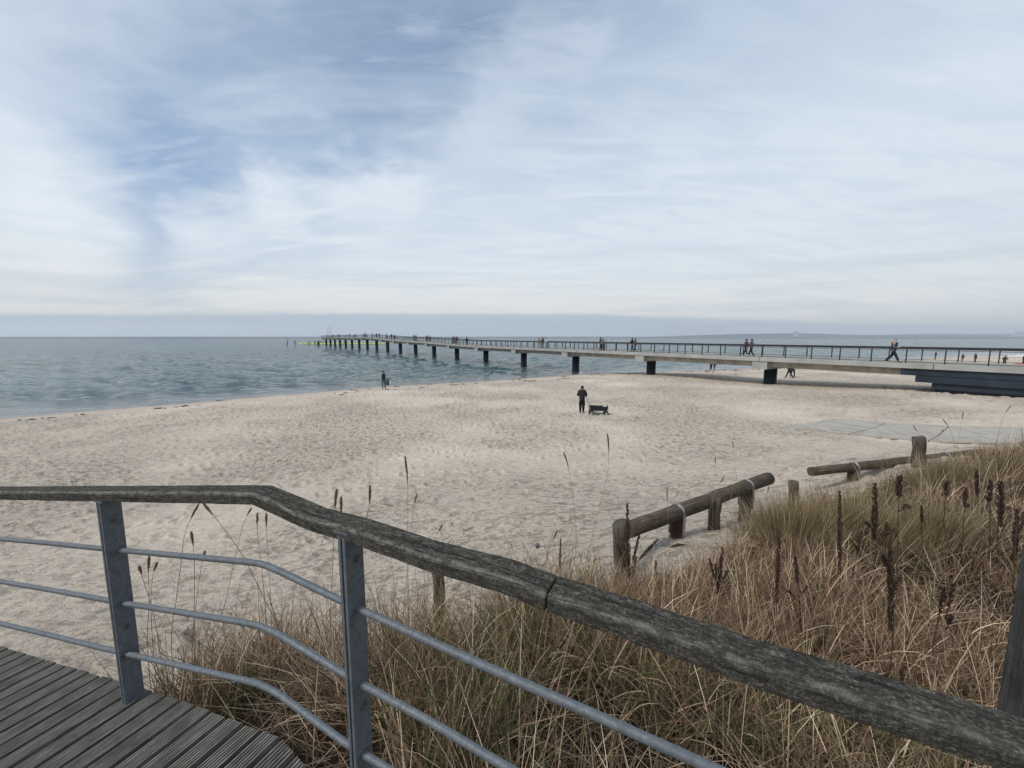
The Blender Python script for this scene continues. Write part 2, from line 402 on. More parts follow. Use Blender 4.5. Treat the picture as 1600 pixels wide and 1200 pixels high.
def height(X, Y):
    X = np.asarray(X, float); Y = np.asarray(Y, float); sh_ = X.shape; x = X.ravel(); y = Y.ravel()
    z = hbase(x, y)
    res = np.zeros_like(x); near = (np.abs(x) < 90) & (y < 70) & (y > -30)
    xn, yn = x[near], y[near]
    r = np.full(len(xn), _W[_n]) + _W[_n+1]*xn + _W[_n+2]*yn
    for i in range(_n): r += _W[i]*_U((xn-_cx[i, 0])**2 + (yn-_cx[i, 1])**2)
    t = (shore(xn)-yn)*.85
    fade = np.clip(t/12, 0, 1)*np.clip((85-np.abs(xn))/40, 0, 1)*np.clip((yn+30)/15, 0, 1)
    res[near] = r*fade
    return (z+res).reshape(sh_)
def h1(x, y): return float(height(np.array([x]), np.array([y]))[0])
def on_ground(px, py):
    r = ray(px, py); r = r/r.y; t = 1.5
    while t < 200:
        p = r*t
        if H + p.z < h1(p.x, p.y): break
        t += .03 + t*.004
    return Vector((r.x*t, t, H+r.z*t))

# raster of footprints
GX0, GX1, GY0, GY1, GS = -45.0, 75.0, 1.0, 64.0, .045
nx, ny = int((GX1-GX0)/GS), int((GY1-GY0)/GS)
FP = np.zeros((ny, nx), np.float32)
def stamp(x, y, L, W, dep, a):
    rad = int(L*1.25/GS)+2; ci, cj = int((y-GY0)/GS), int((x-GX0)/GS)
    i0, i1, j0, j1 = max(0, ci-rad), min(ny, ci+rad), max(0, cj-rad), min(nx, cj+rad)
    if i1-i0 < 2 or j1-j0 < 2: return
    yy = (np.arange(i0, i1)[:, None]*GS+GY0-y); xx = (np.arange(j0, j1)[None]*GS+GX0-x)
    u = (xx*math.cos(a)+yy*math.sin(a))/(L/2); v = (-xx*math.sin(a)+yy*math.cos(a))/(W/2)
    q = u*u+v*v
    FP[i0:i1, j0:j1] += (-dep*np.exp(-q*1.4) + dep*.55*np.exp(-(np.sqrt(q)-1.45)**2*5)*(1+.5*u)).astype(np.float32)
# twin wheel tracks of a beach tractor and of the hand wagon
def track(x0, y0, x1, y1, gap, wd, dep, bend=1.0):
    n_ = int(math.hypot(x1-x0, y1-y0)/.16)
    for i in range(n_):
        u_ = i/n_; x = x0+(x1-x0)*u_; y = y0+(y1-y0)*u_+bend*math.sin(u_*5)
        a_ = math.atan2(y1-y0+bend*5*math.cos(u_*5), x1-x0)
        for s_ in (-1, 1): stamp(x-math.sin(a_)*gap/2*s_, y+math.cos(a_)*gap/2*s_, .34, wd, dep*rng.uniform(.7, 1.2), a_+rng.normal(0, .12))
track(5.2, 23.0, 40, 17.5, .5, .09, .04, .5); track(-44, 14, 60, 34, 1.7, .42, .045, 1.2); track(-40, 24, 24, 47, 1.8, .45, .04, 1.0); track(6, 24.5, 60, 24, 1.7, .4, .05, .8)
NF = 36000
fx = rng.uniform(-44, 74, NF); fy = rng.uniform(0, 1, NF)**.8*60+2
fa = rng.uniform(0, math.pi, NF); fl = rng.uniform(.24, .42, NF); fw = rng.uniform(.12, .24, NF); fd = rng.uniform(.02, .06, NF)
clm = rng.uniform(0, 1, NF)
for i in range(NF):
    t = (shore(fx[i])-fy[i])*.85
    if t < 7 and clm[i] > .12: continue
    if fy[i] < 9 and clm[i] > .55: continue
    stamp(fx[i], fy[i], fl[i], fw[i], fd[i]*(1 if t > 7 else .5), fa[i])
# trails of single walkers
for k in range(26):
    x, y = rng.uniform(-30, 40), rng.uniform(4, 40); a = rng.uniform(-.5, .9) + (math.pi if k % 2 else 0)
    for s_ in range(70):
        a += rng.normal(0, .05); x += math.cos(a)*.62; y += math.sin(a)*.62*.7
        if (shore(x)-y) > 3: stamp(x-math.sin(a)*.11*(-1)**s_, y+math.cos(a)*.11*(-1)**s_, .32, .15, .045, a)
def sample(X, Y):
    u = (X-GX0)/GS; v = (Y-GY0)/GS
    ok = (u > 1) & (u < nx-2) & (v > 1) & (v < ny-2)
    u = np.clip(u, 0, nx-2.001); v = np.clip(v, 0, ny-2.001)
    i = v.astype(int); j = u.astype(int); fu = u-j; fv = v-i
    r = FP[i, j]*(1-fu)*(1-fv)+FP[i, j+1]*fu*(1-fv)+FP[i+1, j]*(1-fu)*fv+FP[i+1, j+1]*fu*fv
    return np.where(ok, r, 0)

def rings(r0, r1, fn):
    rs = [r0]
    while rs[-1] < r1: rs.append(rs[-1]+fn(rs[-1]))
    rs[-1] = r1
    return np.array(rs)
def fan(th, rs):
    T_, R_ = np.meshgrid(th, rs); X = R_*np.sin(T_); Y = R_*np.cos(T_)
    m_, n_ = X.shape
    i = np.arange(m_-1)[:, None]*n_+np.arange(n_-1)[None]
    Q = np.stack([i, i+1, i+n_+1, i+n_], -1).reshape(-1, 4)[:, ::-1]
    return X, Y, Q
th = np.concatenate([np.linspace(-math.pi, -R(72), 40)[:-1], np.linspace(-R(72), R(72), 1250), np.linspace(R(72), math.pi, 40)[1:]])
rs = rings(1.0, 150, lambda r: max(.028, min(r*r/(4.5*397)*.75, 3.0)))
X, Y, Q = fan(th, rs)
Z = height(X, Y); fp = sample(X, Y)
dune_in = np.clip((X-.2)/1.5, 0, 1)*np.clip((7.5-Y)/1.5, 0, 1)
Z = Z + fp*(1-.7*dune_in)
tt = (shore(X)-Y)*.85 + .7*np.sin(X*.35)+.4*np.sin(X*.9+1)
wet = np.clip((7.0-tt)/3.5, 0, .75)+np.clip((3.0-tt)/1.3, 0, 1)*.25
gr_ = link('sand_beach', fast_mesh('sand_beach', np.stack([X, Y, Z], -1).reshape(-1, 3), Q,
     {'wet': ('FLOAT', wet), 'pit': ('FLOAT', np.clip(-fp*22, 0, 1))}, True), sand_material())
struct(gr_, 'pale trampled sand beach sloping down to the sea')
# sea bed / land outside
# sea
rs = rings(14, 9500, lambda r: max(.10, min(r*r/(5.25*397)*.55, 600.0)))
th2 = np.concatenate([np.linspace(-R(125), -R(66), 30)[:-1], np.linspace(-R(66), R(66), 1150), np.linspace(R(66), R(125), 30)[1:]])
X, Y, Q = fan(th2, rs)
dist = (Y-shore(X))*.85
Rr = np.hypot(X, Y)
Z = np.zeros_like(X)
wr = np.random.default_rng(3)
amp_near = np.clip((dist+1)/14, .12, 1); fade = np.clip(1-(Rr-90)/260, 0, 1)
for k in range(46):
    lam = wr.uniform(1.3, 9.5); a = R(-118)+wr.normal(0, .30); kx, ky = math.cos(a)*2*math.pi/lam, math.sin(a)*2*math.pi/lam
    ph = wr.uniform(0, 7); q = kx*X+ky*Y+ph
    Z += .0092*lam**.85*(np.sin(q)+.32*np.sin(2*q+.9))*(.35+.65*(np.sin(X*wr.uniform(.02,.08)+Y*wr.uniform(.02,.09)+ph*2)*.5+.5))
Z *= amp_near*fade
# low swells running along the shore
for k, (o_, am) in enumerate([(1.6, .05), (5.0, .09), (9.5, .10), (15.5, .10), (22, .09)]):
    c0 = o_ + .5*np.sin(X*.11+k)+.5*np.sin(X*.23+2*k)
    br = np.clip(.45+.8*np.sin(X*.13+k*2.1)+.3*np.sin(X*.41+k), 0.05, 1)
    Z += am*br*np.exp(-((dist-c0)/.55)**2)*np.clip(1-(np.abs(X)-60)/40, 0, 1)
Z += -.0 + .02
keep = (dist > -6)
kq = keep.reshape(-1)[Q].any(1)
Q = Q[kq]; used = np.unique(Q); remap = np.full(X.size, -1); remap[used] = np.arange(len(used)); Q = remap[Q]
Vv = np.stack([X, Y, Z], -1).reshape(-1, 3)[used]
shal = np.clip(1-dist/9.0, 0, 1).reshape(-1)[used]
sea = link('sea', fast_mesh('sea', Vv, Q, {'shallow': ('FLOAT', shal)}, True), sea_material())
struct(sea, 'grey teal sea with small choppy waves')
#@@PIER
# ---------------------------------------------------------------- pier
PL = 13.15; P0 = Vector((24.2, 37.0, 0)); U = Vector((-.5605, .8282, 0)); N = Vector((-.8282, -.5605, 0))   # U seaward, N toward the beach side seen
DK = np.array([-30, 4.3, 5, 6, 7, 8, 9, 10, 10.7, 11.5, 12.3, 13.2, 14, 16, 18.4])*PL
DZ = np.array([3.33, 3.33, 3.50, 3.77, 3.93, 4.10, 4.45, 4.76, 4.84, 4.76, 4.66, 4.74, 4.74, 4.62, 4.50])
def dzs(s): return float(np.interp(s, DK, DZ))
def pp(s, n, z): return P0 + U*s + N*n + Vector((0, 0, z))
S_END = 18.3*PL; S_ST = -27.0
pier = thing('pier', 'long pale concrete footbridge pier on dark round pillars running from the beach out to sea', 'pier', (P0.x, P0.y, 0))
def loft(mb, s0, s1, n0, n1, zt, zb, step=3.0):
    k = max(1, int((s1-s0)/step)); b = len(mb.v)
    for i in range(k+1):
        s = s0+(s1-s0)*i/k; d = dzs(s)
        for (n, z) in ((n0, zt), (n1, zt), (n1, zb), (n0, zb)):
            mb.v.append(pp(s, n, d+z)); mb.g.append((s, n, z))
    for i in range(k):
        for j in range(4):
            j2 = (j+1) % 4
            mb.f.append((b+i*4+j, b+i*4+j2, b+i*4+4+j2, b+i*4+4+j)); mb.sm.append(False)
    mb.f.append((b, b+1, b+2, b+3)); e = b+k*4; mb.f.append((e+3, e+2, e+1, e)); mb.sm += [False]*2
    return mb
segs = [S_ST, -10.9] + [PL*k for k in range(0, 19)] + [S_END]
for sg, s0, s1 in zip(range(99), segs[:-1], segs[1:]):
    for sd_ in (1, -1):
        loft(MB(), s0+.02, s1-.02, sd_*1.95, sd_*2.36, .06, -.30).build('edge_beam', M['conc'], pier)
loft(MB(), S_ST, S_END, -1.93, 1.93, -.02, -.28).build('walkway', M['deckc'], pier)
for s0, s1 in zip([-10.2]+[PL*k for k in range(0, 18)], [PL*k for k in range(0, 19)]):
    loft(MB(), s0+.01, s1-.01, -1.75, 1.75, -.305, -.82).build('girder', M['girder'], pier)
def blk(s0, s1, n0, n1, z0, z1, mb=None):
    mb = mb or MB(); c = pp((s0+s1)/2, (n0+n1)/2, (z0+z1)/2)
    return mb.box(c, U*((s1-s0)/2), N*((n1-n0)/2), Vector((0, 0, (z1-z0)/2)))
for k in range(0, 19):
    s = k*PL; d = dzs(s)
    blk(s-.62, s+.62, -2.28, 2.28, d-1.02, d-.31).build('pillar_cap', M['conc'], pier)
    a = pp(s, 0, d-1.03); MB().tube([a, Vector((a.x, a.y, -2.2))], .53, 20, smooth=True).build('pillar', M['navy'], pier)
# landward abutment of stacked dark courses
for i, (s1, n1, z0, z1) in enumerate([(-9.3, 2.22, 2.56, 3.02), (-10.1, 2.36, 2.12, 2.54), (-10.9, 2.20, 1.70, 2.10), (-11.2, 2.0, .6, 1.68)]):
    blk(S_ST-.5, s1, -n1, n1, z0, z1).build('abutment_course', M['navy2'], pier)
# railings: one per side
SP = PL/7
for side, nn in ((1, 2.2), (-1, -2.2)):
    r_ = MB()
    ss = np.arange(S_ST, S_END, 2.0)
    for a, b_ in zip(ss[:-1], ss[1:]):
        pass
    loft(r_, S_ST, S_END, nn-.07, nn+.07, 1.12, 1.03, 3.0)
    loft(r_, S_ST, S_END, nn-.02, nn+.02, .98, .95, 3.0)
    loft(r_, S_ST, S_END, nn-.02, nn+.02, .16, .13, 3.0)
    ro = r_.build('railing', M['pier_rail'], pier)
    rest = MB(); k = 0
    s = S_ST+.6
    while s < S_END:
        d = dzs(s); mb = rest if k >= 50 else MB()
        mb.box(pp(s, nn, d+.51), U*.028, N*.05, Vector((0, 0, .51)))
        if k < 50: mb.build('railing_post', M['pier_rail'], ro)
        k += 1; s += SP
    o = rest.build('railing_posts', M['pier_rail'], ro); o['kind'] = 'stuff'
# end cross rail, benches on the widened head
e = MB(); e.box(pp(S_END-.1, 0, dzs(S_END)+1.07), N*2.2, U*.05, Vector((0, 0, .05))); e.build('end_rail', M['pier_rail'], pier)
for k in (3, 9, 15, 26):
    s = S_END-4-k
    b_ = blk(s-1.0, s+1.0, -.3, .3, dzs(s)-.02, dzs(s)+.42).build('bench_block', M['pier_rail'], pier)
# ladder/landing stage below the head of the pier
ls = MB()
for k in range(4):
    ls.tube([pp(S_END+1+k*2.2, 3.2, -2), pp(S_END+1+k*2.2, 3.2, 2.3)], .16, 8)
loft(ls, S_END-14, S_END+.5, 2.4, 3.9, -2.3, -2.6)
ls.build('landing_stage', M['navy'], pier)
# bathing/vessel boom beyond the head of the pier
bm0 = atY(468, 538, 272); bm1 = atY(608, 537.2, 272)
bt = thing('floating_barrier', 'low yellow green floating barrier on the water behind the far end of the pier', 'barrier', (bm0.x, 272, 0))
nb = 22
for i in range(nb):
    x0 = bm0.x+(bm1.x-bm0.x)*i/nb; x1 = bm0.x+(bm1.x-bm0.x)*(i+.86)/nb
    y = 272+math.sin(i*.7)*.8
    MB().tube([(x0, y, .22), (x0+.5, y, .3), (x1-.5, y, .3), (x1, y, .22)], [.25, .5, .5, .25], 10).build('float', M['yellow'], bt)
names_ = ['leftmost', 'second from left', 'third from left', 'fourth from left', 'fifth from left', 'sixth from left']
for i, (px, ht) in enumerate([(449, 2.6), (461, 2.5), (483, 2.3), (492, 2.4), (499, 2.7)]):
    p = atY(px, 538, 268)
    t = thing('mooring_post', f'dark mooring post in the sea by the pier head, {names_[i]} of five', 'post', (p.x, 268, 0), 'mooring posts by the floating barrier')
    MB().tube([(p.x, 268, -2), (p.x, 268, ht)], .28, 8).build('post_shaft', M['navy'], t)
    MB().tube([(p.x, 268, ht+.01), (p.x, 268, ht+.18)], [.34, .2], 8).build('post_cap', M['conc'], t)

# ---------------------------------------------------------------- far shore
m, n, b = mat('far_woodland', .9, 0, .1); n.put(b.inputs['Base Color'], n.mix(n.noise(n.new('ShaderNodeTexCoord').outputs['Object'], .02, 5, .7), (.03, .045, .035), (.08, .09, .07))); M['far'] = m
pts = []; NN = 260; Yf = 9000.
xa, xb = (1052-800)/620*Yf, 2.1*Yf
Vh, Fh = [], []
for i in range(NN):
    x = xa+(xb-xa)*i/(NN-1)
    z = min(1, (i/NN)*9)*(52+14*math.sin(i*.055)+10*math.sin(i*.13+1)+4*math.sin(i*.9)+random.random()*5)+4
    for (dy_, zz_) in ((-120, -2), (-60, z*.8), (200, z), (900, z*.7), (1600, -2)):
        Vh.append((x, Yf+dy_, zz_))
Q_ = [(i*5+j, i*5+j+1, (i+1)*5+j+1, (i+1)*5+j) for i in range(NN-1) for j in range(4)]
struct(link('far_shore', fast_mesh('far_shore', Vh, Q_, None, True), M['far']), 'low wooded coast on the horizon to the right')
M['far_conc'] = plain('distant_pale_wall', (.30, .32, .34), .9, .05, 0, .01)
def far_tower(px, w_, h_, label, ex=None, Yt=8800, name='tower_block'):
    x = (px-800)/620*Yt
    t = thing(name, label, 'building', (x, Yt, 0))
    MB().box((x, Yt, h_/2), (w_/2, 0, 0), (0, w_/3, 0), (0, 0, h_/2)).build('wall', M['far_conc'], t)
    MB().box((x, Yt, h_+3), (w_/4, 0, 0), (0, w_/6, 0), (0, 0, 3)).build('roof_housing', M['far_conc'], t)
    if ex: MB().box((x+ex[0], Yt-5, ex[2]/2), (ex[1]/2, 0, 0), (0, w_/3, 0), (0, 0, ex[2]/2)).build('low_wing', M['far_conc'], t)
far_tower(1240, 70, 118, 'hazy pale tower block rising alone from the far wooded shore', (45, 150, 26))
far_tower(1590, 150, 112, 'wide hazy tower block on the far shore at the right edge', (-130, 110, 70))
# faint lattice tower beyond the pier head
xt = (517-800)/620*8800
t = thing('lattice_tower', 'very faint slender twin mast tower on the horizon above the pier head', 'tower', (xt, 8800, 0))
for s_ in (-32, 32): MB().box((xt+s_, 8800, 120), (5, 0, 0), (0, 5, 0), (0, 0, 120)).build('mast', M['far_conc'], t)
for z in (60, 120, 180, 235): MB().box((xt, 8800, z), (27, 0, 0), (0, 3, 0), (0, 0, 3)).build('cross_beam', M['far_conc'], t)

# ---------------------------------------------------------------- beach platform (pale timber mat)
bp = thing('timber_platform', 'pale flat timber platform lying on the sand behind the log rail', 'platform', (18, 17, 1.0))
c4 = [on_ground(1222, 669), on_ground(1300, 656), on_ground(1590, 670.5), on_ground(1500, 694)]
A, B_, C_, D_ = [Vector((c.x, c.y, 0)) for c in c4]; D_ = A+(D_-A)*1.7; C_ = B_+(C_-B_)*1.35; print('platform', A, B_, C_, D_)
dirL = (D_-A).normalized(); nbr = 9
for i in range(nbr):
    for j in range(4):
        e0 = A.lerp(B_, (i+.01)/nbr); e1 = A.lerp(B_, (i+.99)/nbr); f0 = D_.lerp(C_, (i+.01)/nbr); f1 = D_.lerp(C_, (i+.99)/nbr)
        u0, u1 = j/4+.002, (j+1)/4-.002
        q = [e0.lerp(f0, u0), e0.lerp(f0, u1), e1.lerp(f1, u1), e1.lerp(f1, u0)]
        mb = MB(); jz = random.uniform(-.004, .004)
        for zt in (-.02, .17):
            for p in q: mb.v.append(Vector((p.x, p.y, h1(p.x, p.y)+(.0 if zt < 0 else .075)+jz))); mb.g.append(((p-A).length, zt, i))
        mb.f += [(3,2,1,0), (4,5,6,7), (0,1,5,4), (1,2,6,5), (2,3,7,6), (3,0,4,7)]; mb.sm += [False]*6
        mb.build('board', M['platform_wood'], bp)
# seaweed wrack along the drift line
mb = MB()
for k in range(300):
    x = random.uniform(-34, 45); ln = random.random()
    off = (3.2 if ln < .35 else 6.5 if ln < .8 else random.uniform(2, 11)) + .8*math.sin(x*.3)+random.gauss(0, .35)
    y = float(shore(x))-off/.85
    if math.sin(x*1.3)+math.sin(x*.47+1) < .2 and random.random() < .75: continue
    if x < -8 and random.random() < .6: continue
    z = h1(x, y)
    for q in range(random.randint(2, 6)):
        mb.ball((x+random.gauss(0, .28), y+random.gauss(0, .09), z+.02), random.uniform(.03, .13), 6, 4, (1.6, .8, .3))
o = mb.build('seaweed_wrack', M['seaweed']); struct(o, 'dark broken line of seaweed washed up along the shore', 'stuff'); o['category'] = 'seaweed'
#@@/PIER
#@@FORE
# ---------------------------------------------------------------- boardwalk and its railing
# plan of the rail line (X, Y) with the height of the underside of the handrail
PX = [(-60, 2.05), (0, 1.90), (160, 1.60), (392, 1.29), (545, 1.09), (780, .855), (1100, .665), (1600, .50), (2000, .42)]
def yat(px): return float(np.interp(px, [a for a, _ in PX], [1/b for _, b in PX]))**-1
def rp(px, py): return atY(px, py, yat(px))
ft = [(-60, 768.5), (0, 769), (80, 769.3), (160, 769.6), (280, 770.3), (392, 771), (480, 810), (545, 828), (660, 868), (780, 901), (852, 929)]
ft2 = [(852, 929), (980, 972), (1100, 1014), (1200, 1050), (1400, 1112), (1600, 1176), (1900, 1268)]
raily = thing('boardwalk_railing', 'weathered timber handrail on galvanised posts with three tubular bars beside the boardwalk', 'railing', (rp(160, 1090).x, 1.6, H-1.64))
prof = [(0, 0), (0, -.036), (.006, -.044), (.074, -.044), (.080, -.036), (.080, -.006), (.074, 0), (.008, .006)]
prof = [(0.0, -.007), (0.0, -.041), (.076, -.041), (.076, .003), (.008, .001)]
def dens(path, k=10):
    o = []
    for a, b_ in zip(path[:-1], path[1:]):
        for i in range(k): o.append(a.lerp(b_, i/k))
    return o+[path[-1]]
def handrail(path):
    # sweep with slight wear: worn, uneven edges
    P = dens([rp(*q) for q in path], 5)
    mb = MB(); b0 = 0; L = 0; off = random.random()*30; n = len(prof)
    sm = []
    for i, p in enumerate(P):
        t = P[min(i+1, len(P)-1)]-P[max(i-1, 0)]; t.z = 0; t.normalize(); a = Vector((-t.y, t.x, 0))
        if i: L += (p-P[i-1]).length
        for k, (x, z) in enumerate(prof):
            j = .0014 if k in (0, 4) else .0005
            mb.v.append(p+a*(x+random.gauss(0, j*.6))+Vector((0, 0, z+random.gauss(0, j)*.8))); mb.g.append((L+off, x, z))
    for i in range(len(P)-1):
        for k in range(n):
            k2 = (k+1) % n; mb.f.append((i*n+k, i*n+k2, (i+1)*n+k2, (i+1)*n+k)); mb.sm.append(False)
    mb.f.append(tuple(range(n))[::-1]); e = (len(P)-1)*n; mb.f.append(tuple(e+k for k in range(n))); mb.sm += [False]*2
    return mb
a_ = handrail(ft); 
hr = a_.build('handrail_beam', M['rail_wood'], raily)
hr2 = handrail([(854.5, 930)]+ft2[1:]).build('handrail_beam', M['rail_wood'], raily)
for o in (hr, hr2):
    md = o.modifiers.new('b', 'BEVEL'); md.width = .0025; md.segments = 1; md.limit_method = 'ANGLE'; md.angle_limit = R(30); md.angle_limit = R(25)
def post(px, ytop, base_z, HD=.036):
    p = rp(px, ytop); d = (rp(px+25, ytop)-rp(px-25, ytop)); d.z = 0; d.normalize(); q = Vector((-d.y, d.x, 0))
    c = p+q*HD; top = p.z+.003
    root = None
    for k in (-1, 1):
        mb = MB(); mb.box((c.x+d.x*.009*k, c.y+d.y*.009*k, (top+base_z)/2), d*.0055, q*HD, Vector((0, 0, (top-base_z)/2)))
        o = mb.build('post_flat' if root is None else 'post_flat', M['steel'], raily if root is None else root, .0012)
        if root is None: root = o; o.name = 'post'
    # spacers and bolts
    for bz in (.10, .60):
        z = top-bz; pb = c+d*.0148+q*.004
        mb = MB(); mb.tube([pb, pb+d*.002], .011, 14, smooth=False); mb.tube([pb+d*.002, pb+d*.009], .0075, 6, smooth=False); mb.tube([pb+d*.009, pb+d*.015], .004, 8)
        for v in mb.v: v.z += z-p.z
        mb.build('bolt', M['bolt'], root)
    mb = MB(); mb.box((c.x, c.y, top-.004), d*.03, q*.036, Vector((0, 0, .004))); mb.build('saddle_plate', M['steel'], root)
    return c
zb1 = H-1.655
post(152, 784, zb1); post(532, 832, H-1.53, .034)
post(1830, 1290, H-1.52)
BARS = [
 [(-60, 836), (0, 842), (80, 849), (152, 856.5), (180, 859), (290, 869), (380, 877.5), (405, 880.5), (420, 885), (440, 894), (528, 936), (556, 949), (680, 1006), (780, 1051), (940, 1122), (1103, 1196), (1400, 1330)],
 [(-60, 898), (0, 908.5), (80, 922), (160, 936.5), (184, 941), (290, 958), (382, 973), (405, 978), (420, 984), (440, 994), (531, 1049), (562, 1067), (680, 1132), (780, 1192), (1000, 1320)],
 [(-60, 957), (0, 974), (80, 993), (168, 1014.5), (192, 1020), (290, 1042), (382, 1063), (405, 1069), (422, 1077), (440, 1088), (534, 1157), (566, 1177), (604, 1200), (800, 1330)]]
for bl in BARS:
    P = [rp(*q) for q in bl]
    P = [atY(q[0], q[1], p.y+.045/(p.x/p.y*.4+.915)) for q, p in zip(bl, P)]
    MB().tube(dens(P, 3), .0112, 14).build('bar', M['steel'], raily)
# deck boards
def edge_pt(px):
    ys = np.interp(px, [q[0] for q in ft+ft2[1:]], [q[1] for q in ft+ft2[1:]]); p = rp(px, float(ys)); return p
base = []
xs = [-60, 0, 160, 392, 545, 780, 1100, 1600, 2000]
for x in xs:
    p = edge_pt(min(x, 1900)); p.z -= .044+.955; p += Vector((-.42, -.907, 0)).normalized()*{392: .03, 545: .13, 780: .2, 1100: .2, 1600: .2, 2000: .2}.get(x, 0); base.append(p)
d0 = (base[0]-base[2]).normalized(); base = [base[0]+d0*4.0, base[0]+d0*1.5] + base
for q in base[3:]: pass
L = [0]
for a, b_ in zip(base[:-1], base[1:]): L.append(L[-1]+(b_-a).length)
def along(u):
    i = min(len(L)-2, max(0, int(np.searchsorted(L, u))-1)); f_ = (u-L[i])/(L[i+1]-L[i]); return base[i].lerp(base[i+1], f_)
mb = MB(); BW = .108; u = .05; GR = 7
inn = Vector((-.42, -.907, 0)).normalized()
while u < L[-1]-BW:
    p0 = along(u); p1 = along(u+BW-.007); jz = random.gauss(0, .0015); off = random.random()*90
    ov = .085+random.gauss(0, .0015)
    b0 = len(mb.v); cols_ = []
    for k in range(1, GR*4-1):
        ph = k % 4; fr = (k//4+(0.0, .40, .44, .96)[ph])/GR
        dz_ = (-.0065, -.0065, 0, 0)[ph]
        p = p0.lerp(p1, fr); cols_.append((p, dz_+jz))
    for (p, dz_) in cols_:
        for (tt_, dn) in ((-ov, 0), (.5, 0), (3.2, 0)):
            mb.v.append(p+inn*tt_+Vector((0, 0, dz_))); mb.g.append((tt_+off, (p-p0).length*1.0+u*7, dz_))
    m_ = len(cols_)
    for k in range(m_-1):
        for j in range(2):
            mb.f.append((b0+k*3+j, b0+k*3+j+1, b0+k*3+4+j, b0+k*3+3+j)); mb.sm.append(False)
    # side and end skirts
    bb = len(mb.v)
    for (p, dz_) in (cols_[0], cols_[-1]):
        for tt_ in (-ov, 3.2):
            for zz_ in (dz_, -.028): mb.v.append(p+inn*tt_+Vector((0, 0, zz_))); mb.g.append((tt_+off, u*7, zz_))
    mb.f += [(bb, bb+1, bb+3, bb+2), (bb+4, bb+6, bb+7, bb+5), (bb, bb+4, bb+5, bb+1), (bb+1, bb+5, bb+7, bb+3)]; mb.sm += [False]*4
    u += BW
# bearers below
for tt_ in (.03, .9, 1.8):
    mb.prism([q+inn*tt_+Vector((0, 0, -.031)) for q in base], [(-.03, 0), (.03, 0), (.03, -.14), (-.03, -.14)])
struct(mb.build('boardwalk', M['deck_wood']), 'grooved grey timber boardwalk in the lower left corner')

# ---------------------------------------------------------------- low log barriers and stakes
def stake(pxb, pyb, Y, top_py, wpx, label, material='stake_wood', lean=0, name='wooden_stake', cut=.03, parent=None, extra=.35):
    b_ = atY(pxb, pyb, Y); t_ = atY(pxb+lean, top_py, Y); r = wpx/2/F*Y
    d_ = (t_-b_).normalized(); p0 = b_-d_*extra
    ks = 9; pts_ = [p0.lerp(t_, i/ks)+Vector((random.gauss(0, r*.05), random.gauss(0, r*.05), 0)) for i in range(ks+1)]
    mb = MB().tube(pts_, [r*(1.06-.1*i/ks)*random.uniform(.95, 1.05) for i in range(ks+1)], 11, wob=.09)
    n_ = 11; e = len(mb.v)-n_
    for k in range(n_): mb.v[e+k].z += (mb.v[e+k].x-t_.x)*cut/r*.5 + random.gauss(0, r*.08)
    if parent: return mb.build(name, M[material], parent)
    return tag(mb.build(name, M[material]), label, 'post', 'loose wooden stakes in the dune')
def strap(pa, pb, rl, legs, parent):
    """flat galvanised band bent over a log: pa centre on the log, legs down"""
    ax = pb.normalized(); side = Vector((-ax.y, ax.x, 0)).normalized(); up = ax.cross(side)
    if up.z < 0: up = -up
    mb = MB(); K = 12; ring = []
    for i in range(K+1):
        an = math.pi*i/K; ring.append((side*math.cos(an)+up*math.sin(an))*(rl+.004))
    ring = [ring[0]-up*legs]+ring+[ring[-1]-up*legs]
    w_ = .022
    for r_ in ring:
        for s_ in (-1, 1):
            for q in (1, 1.06): mb.v.append(pa+r_*q+ax*w_*s_); mb.g.append((0, 0, 0))
    for i in range(len(ring)-1):
        a = i*4; b4 = a+4
        mb.f += [(a, a+2, b4+2, b4), (a+1, b4+1, b4+3, a+3), (a, b4, b4+1, a+1), (a+2, a+3, b4+3, b4+2)]; mb.sm += [True]*4
    return mb.build('metal_strap', M['strap'], parent)
# nearer barrier
lb = thing('log_barrier', 'low round log barrier with two metal straps on the sand by the dune', 'barrier', tuple(atY(1042, 857, 4.45)), 'low log barriers')
Pa = atY(982, 828, 4.0); Pb = atY(1201, 747, 5.5); ax = Pb-Pa; rl = .086
pts_ = [Pa+ax*(i/14)+Vector((0, random.gauss(0, .003), random.gauss(0, .003))) for i in range(15)]
MB().tube(pts_, [rl*random.uniform(.97, 1.03) for _ in pts_], 18, wob=.02).build('log', M['log_wood'], lb)
for (px, pyb, Y, fr, mt) in ((1042, 857, 4.42, .285, 'red_wood'), (1158, 812, 5.18, .80, 'stake_wood')):
    c = Pa+ax*fr
    p = MB().tube([(c.x, c.y, h1(c.x, c.y)-.4), (c.x, c.y, c.z-.05)], .075, 14, wob=.03).build('support_post', M[mt], lb)
    strap(c, ax, rl, .28, p)
stake(972, 930, 3.75, 817, 24, 'grey split stake at the near end of the log barrier', lean=-3, cut=.06)
stake(1114, 850, 4.75, 777, 19, 'square grey stake in front of the middle of the near log', lean=4, cut=0)
stake(1240, 800, 5.6, 752, 14, 'short grey stake between the two log barriers', cut=0)
stake(687, 992, 3.3, 872, 19, 'cracked brown stake on the sand behind the handrail', lean=-3, cut=0)
stake(1434, 730, 6.6, 683, 17, 'tallest dark stake standing against the far log in front of the platform', 'stake_wood', lean=2, cut=0)
lb2 = thing('log_barrier', 'farther low log barrier half buried in dune grass below the platform', 'barrier', tuple(atY(1325, 765, 6.8)), 'low log barriers')
Qa = atY(1267, 737, 6.6); Qb = atY(1530, 708, 7.3); ax2 = Qb-Qa
pts_ = [Qa+ax2*(i/16)+Vector((0, random.gauss(0, .003), random.gauss(0, .003))) for i in range(17)]
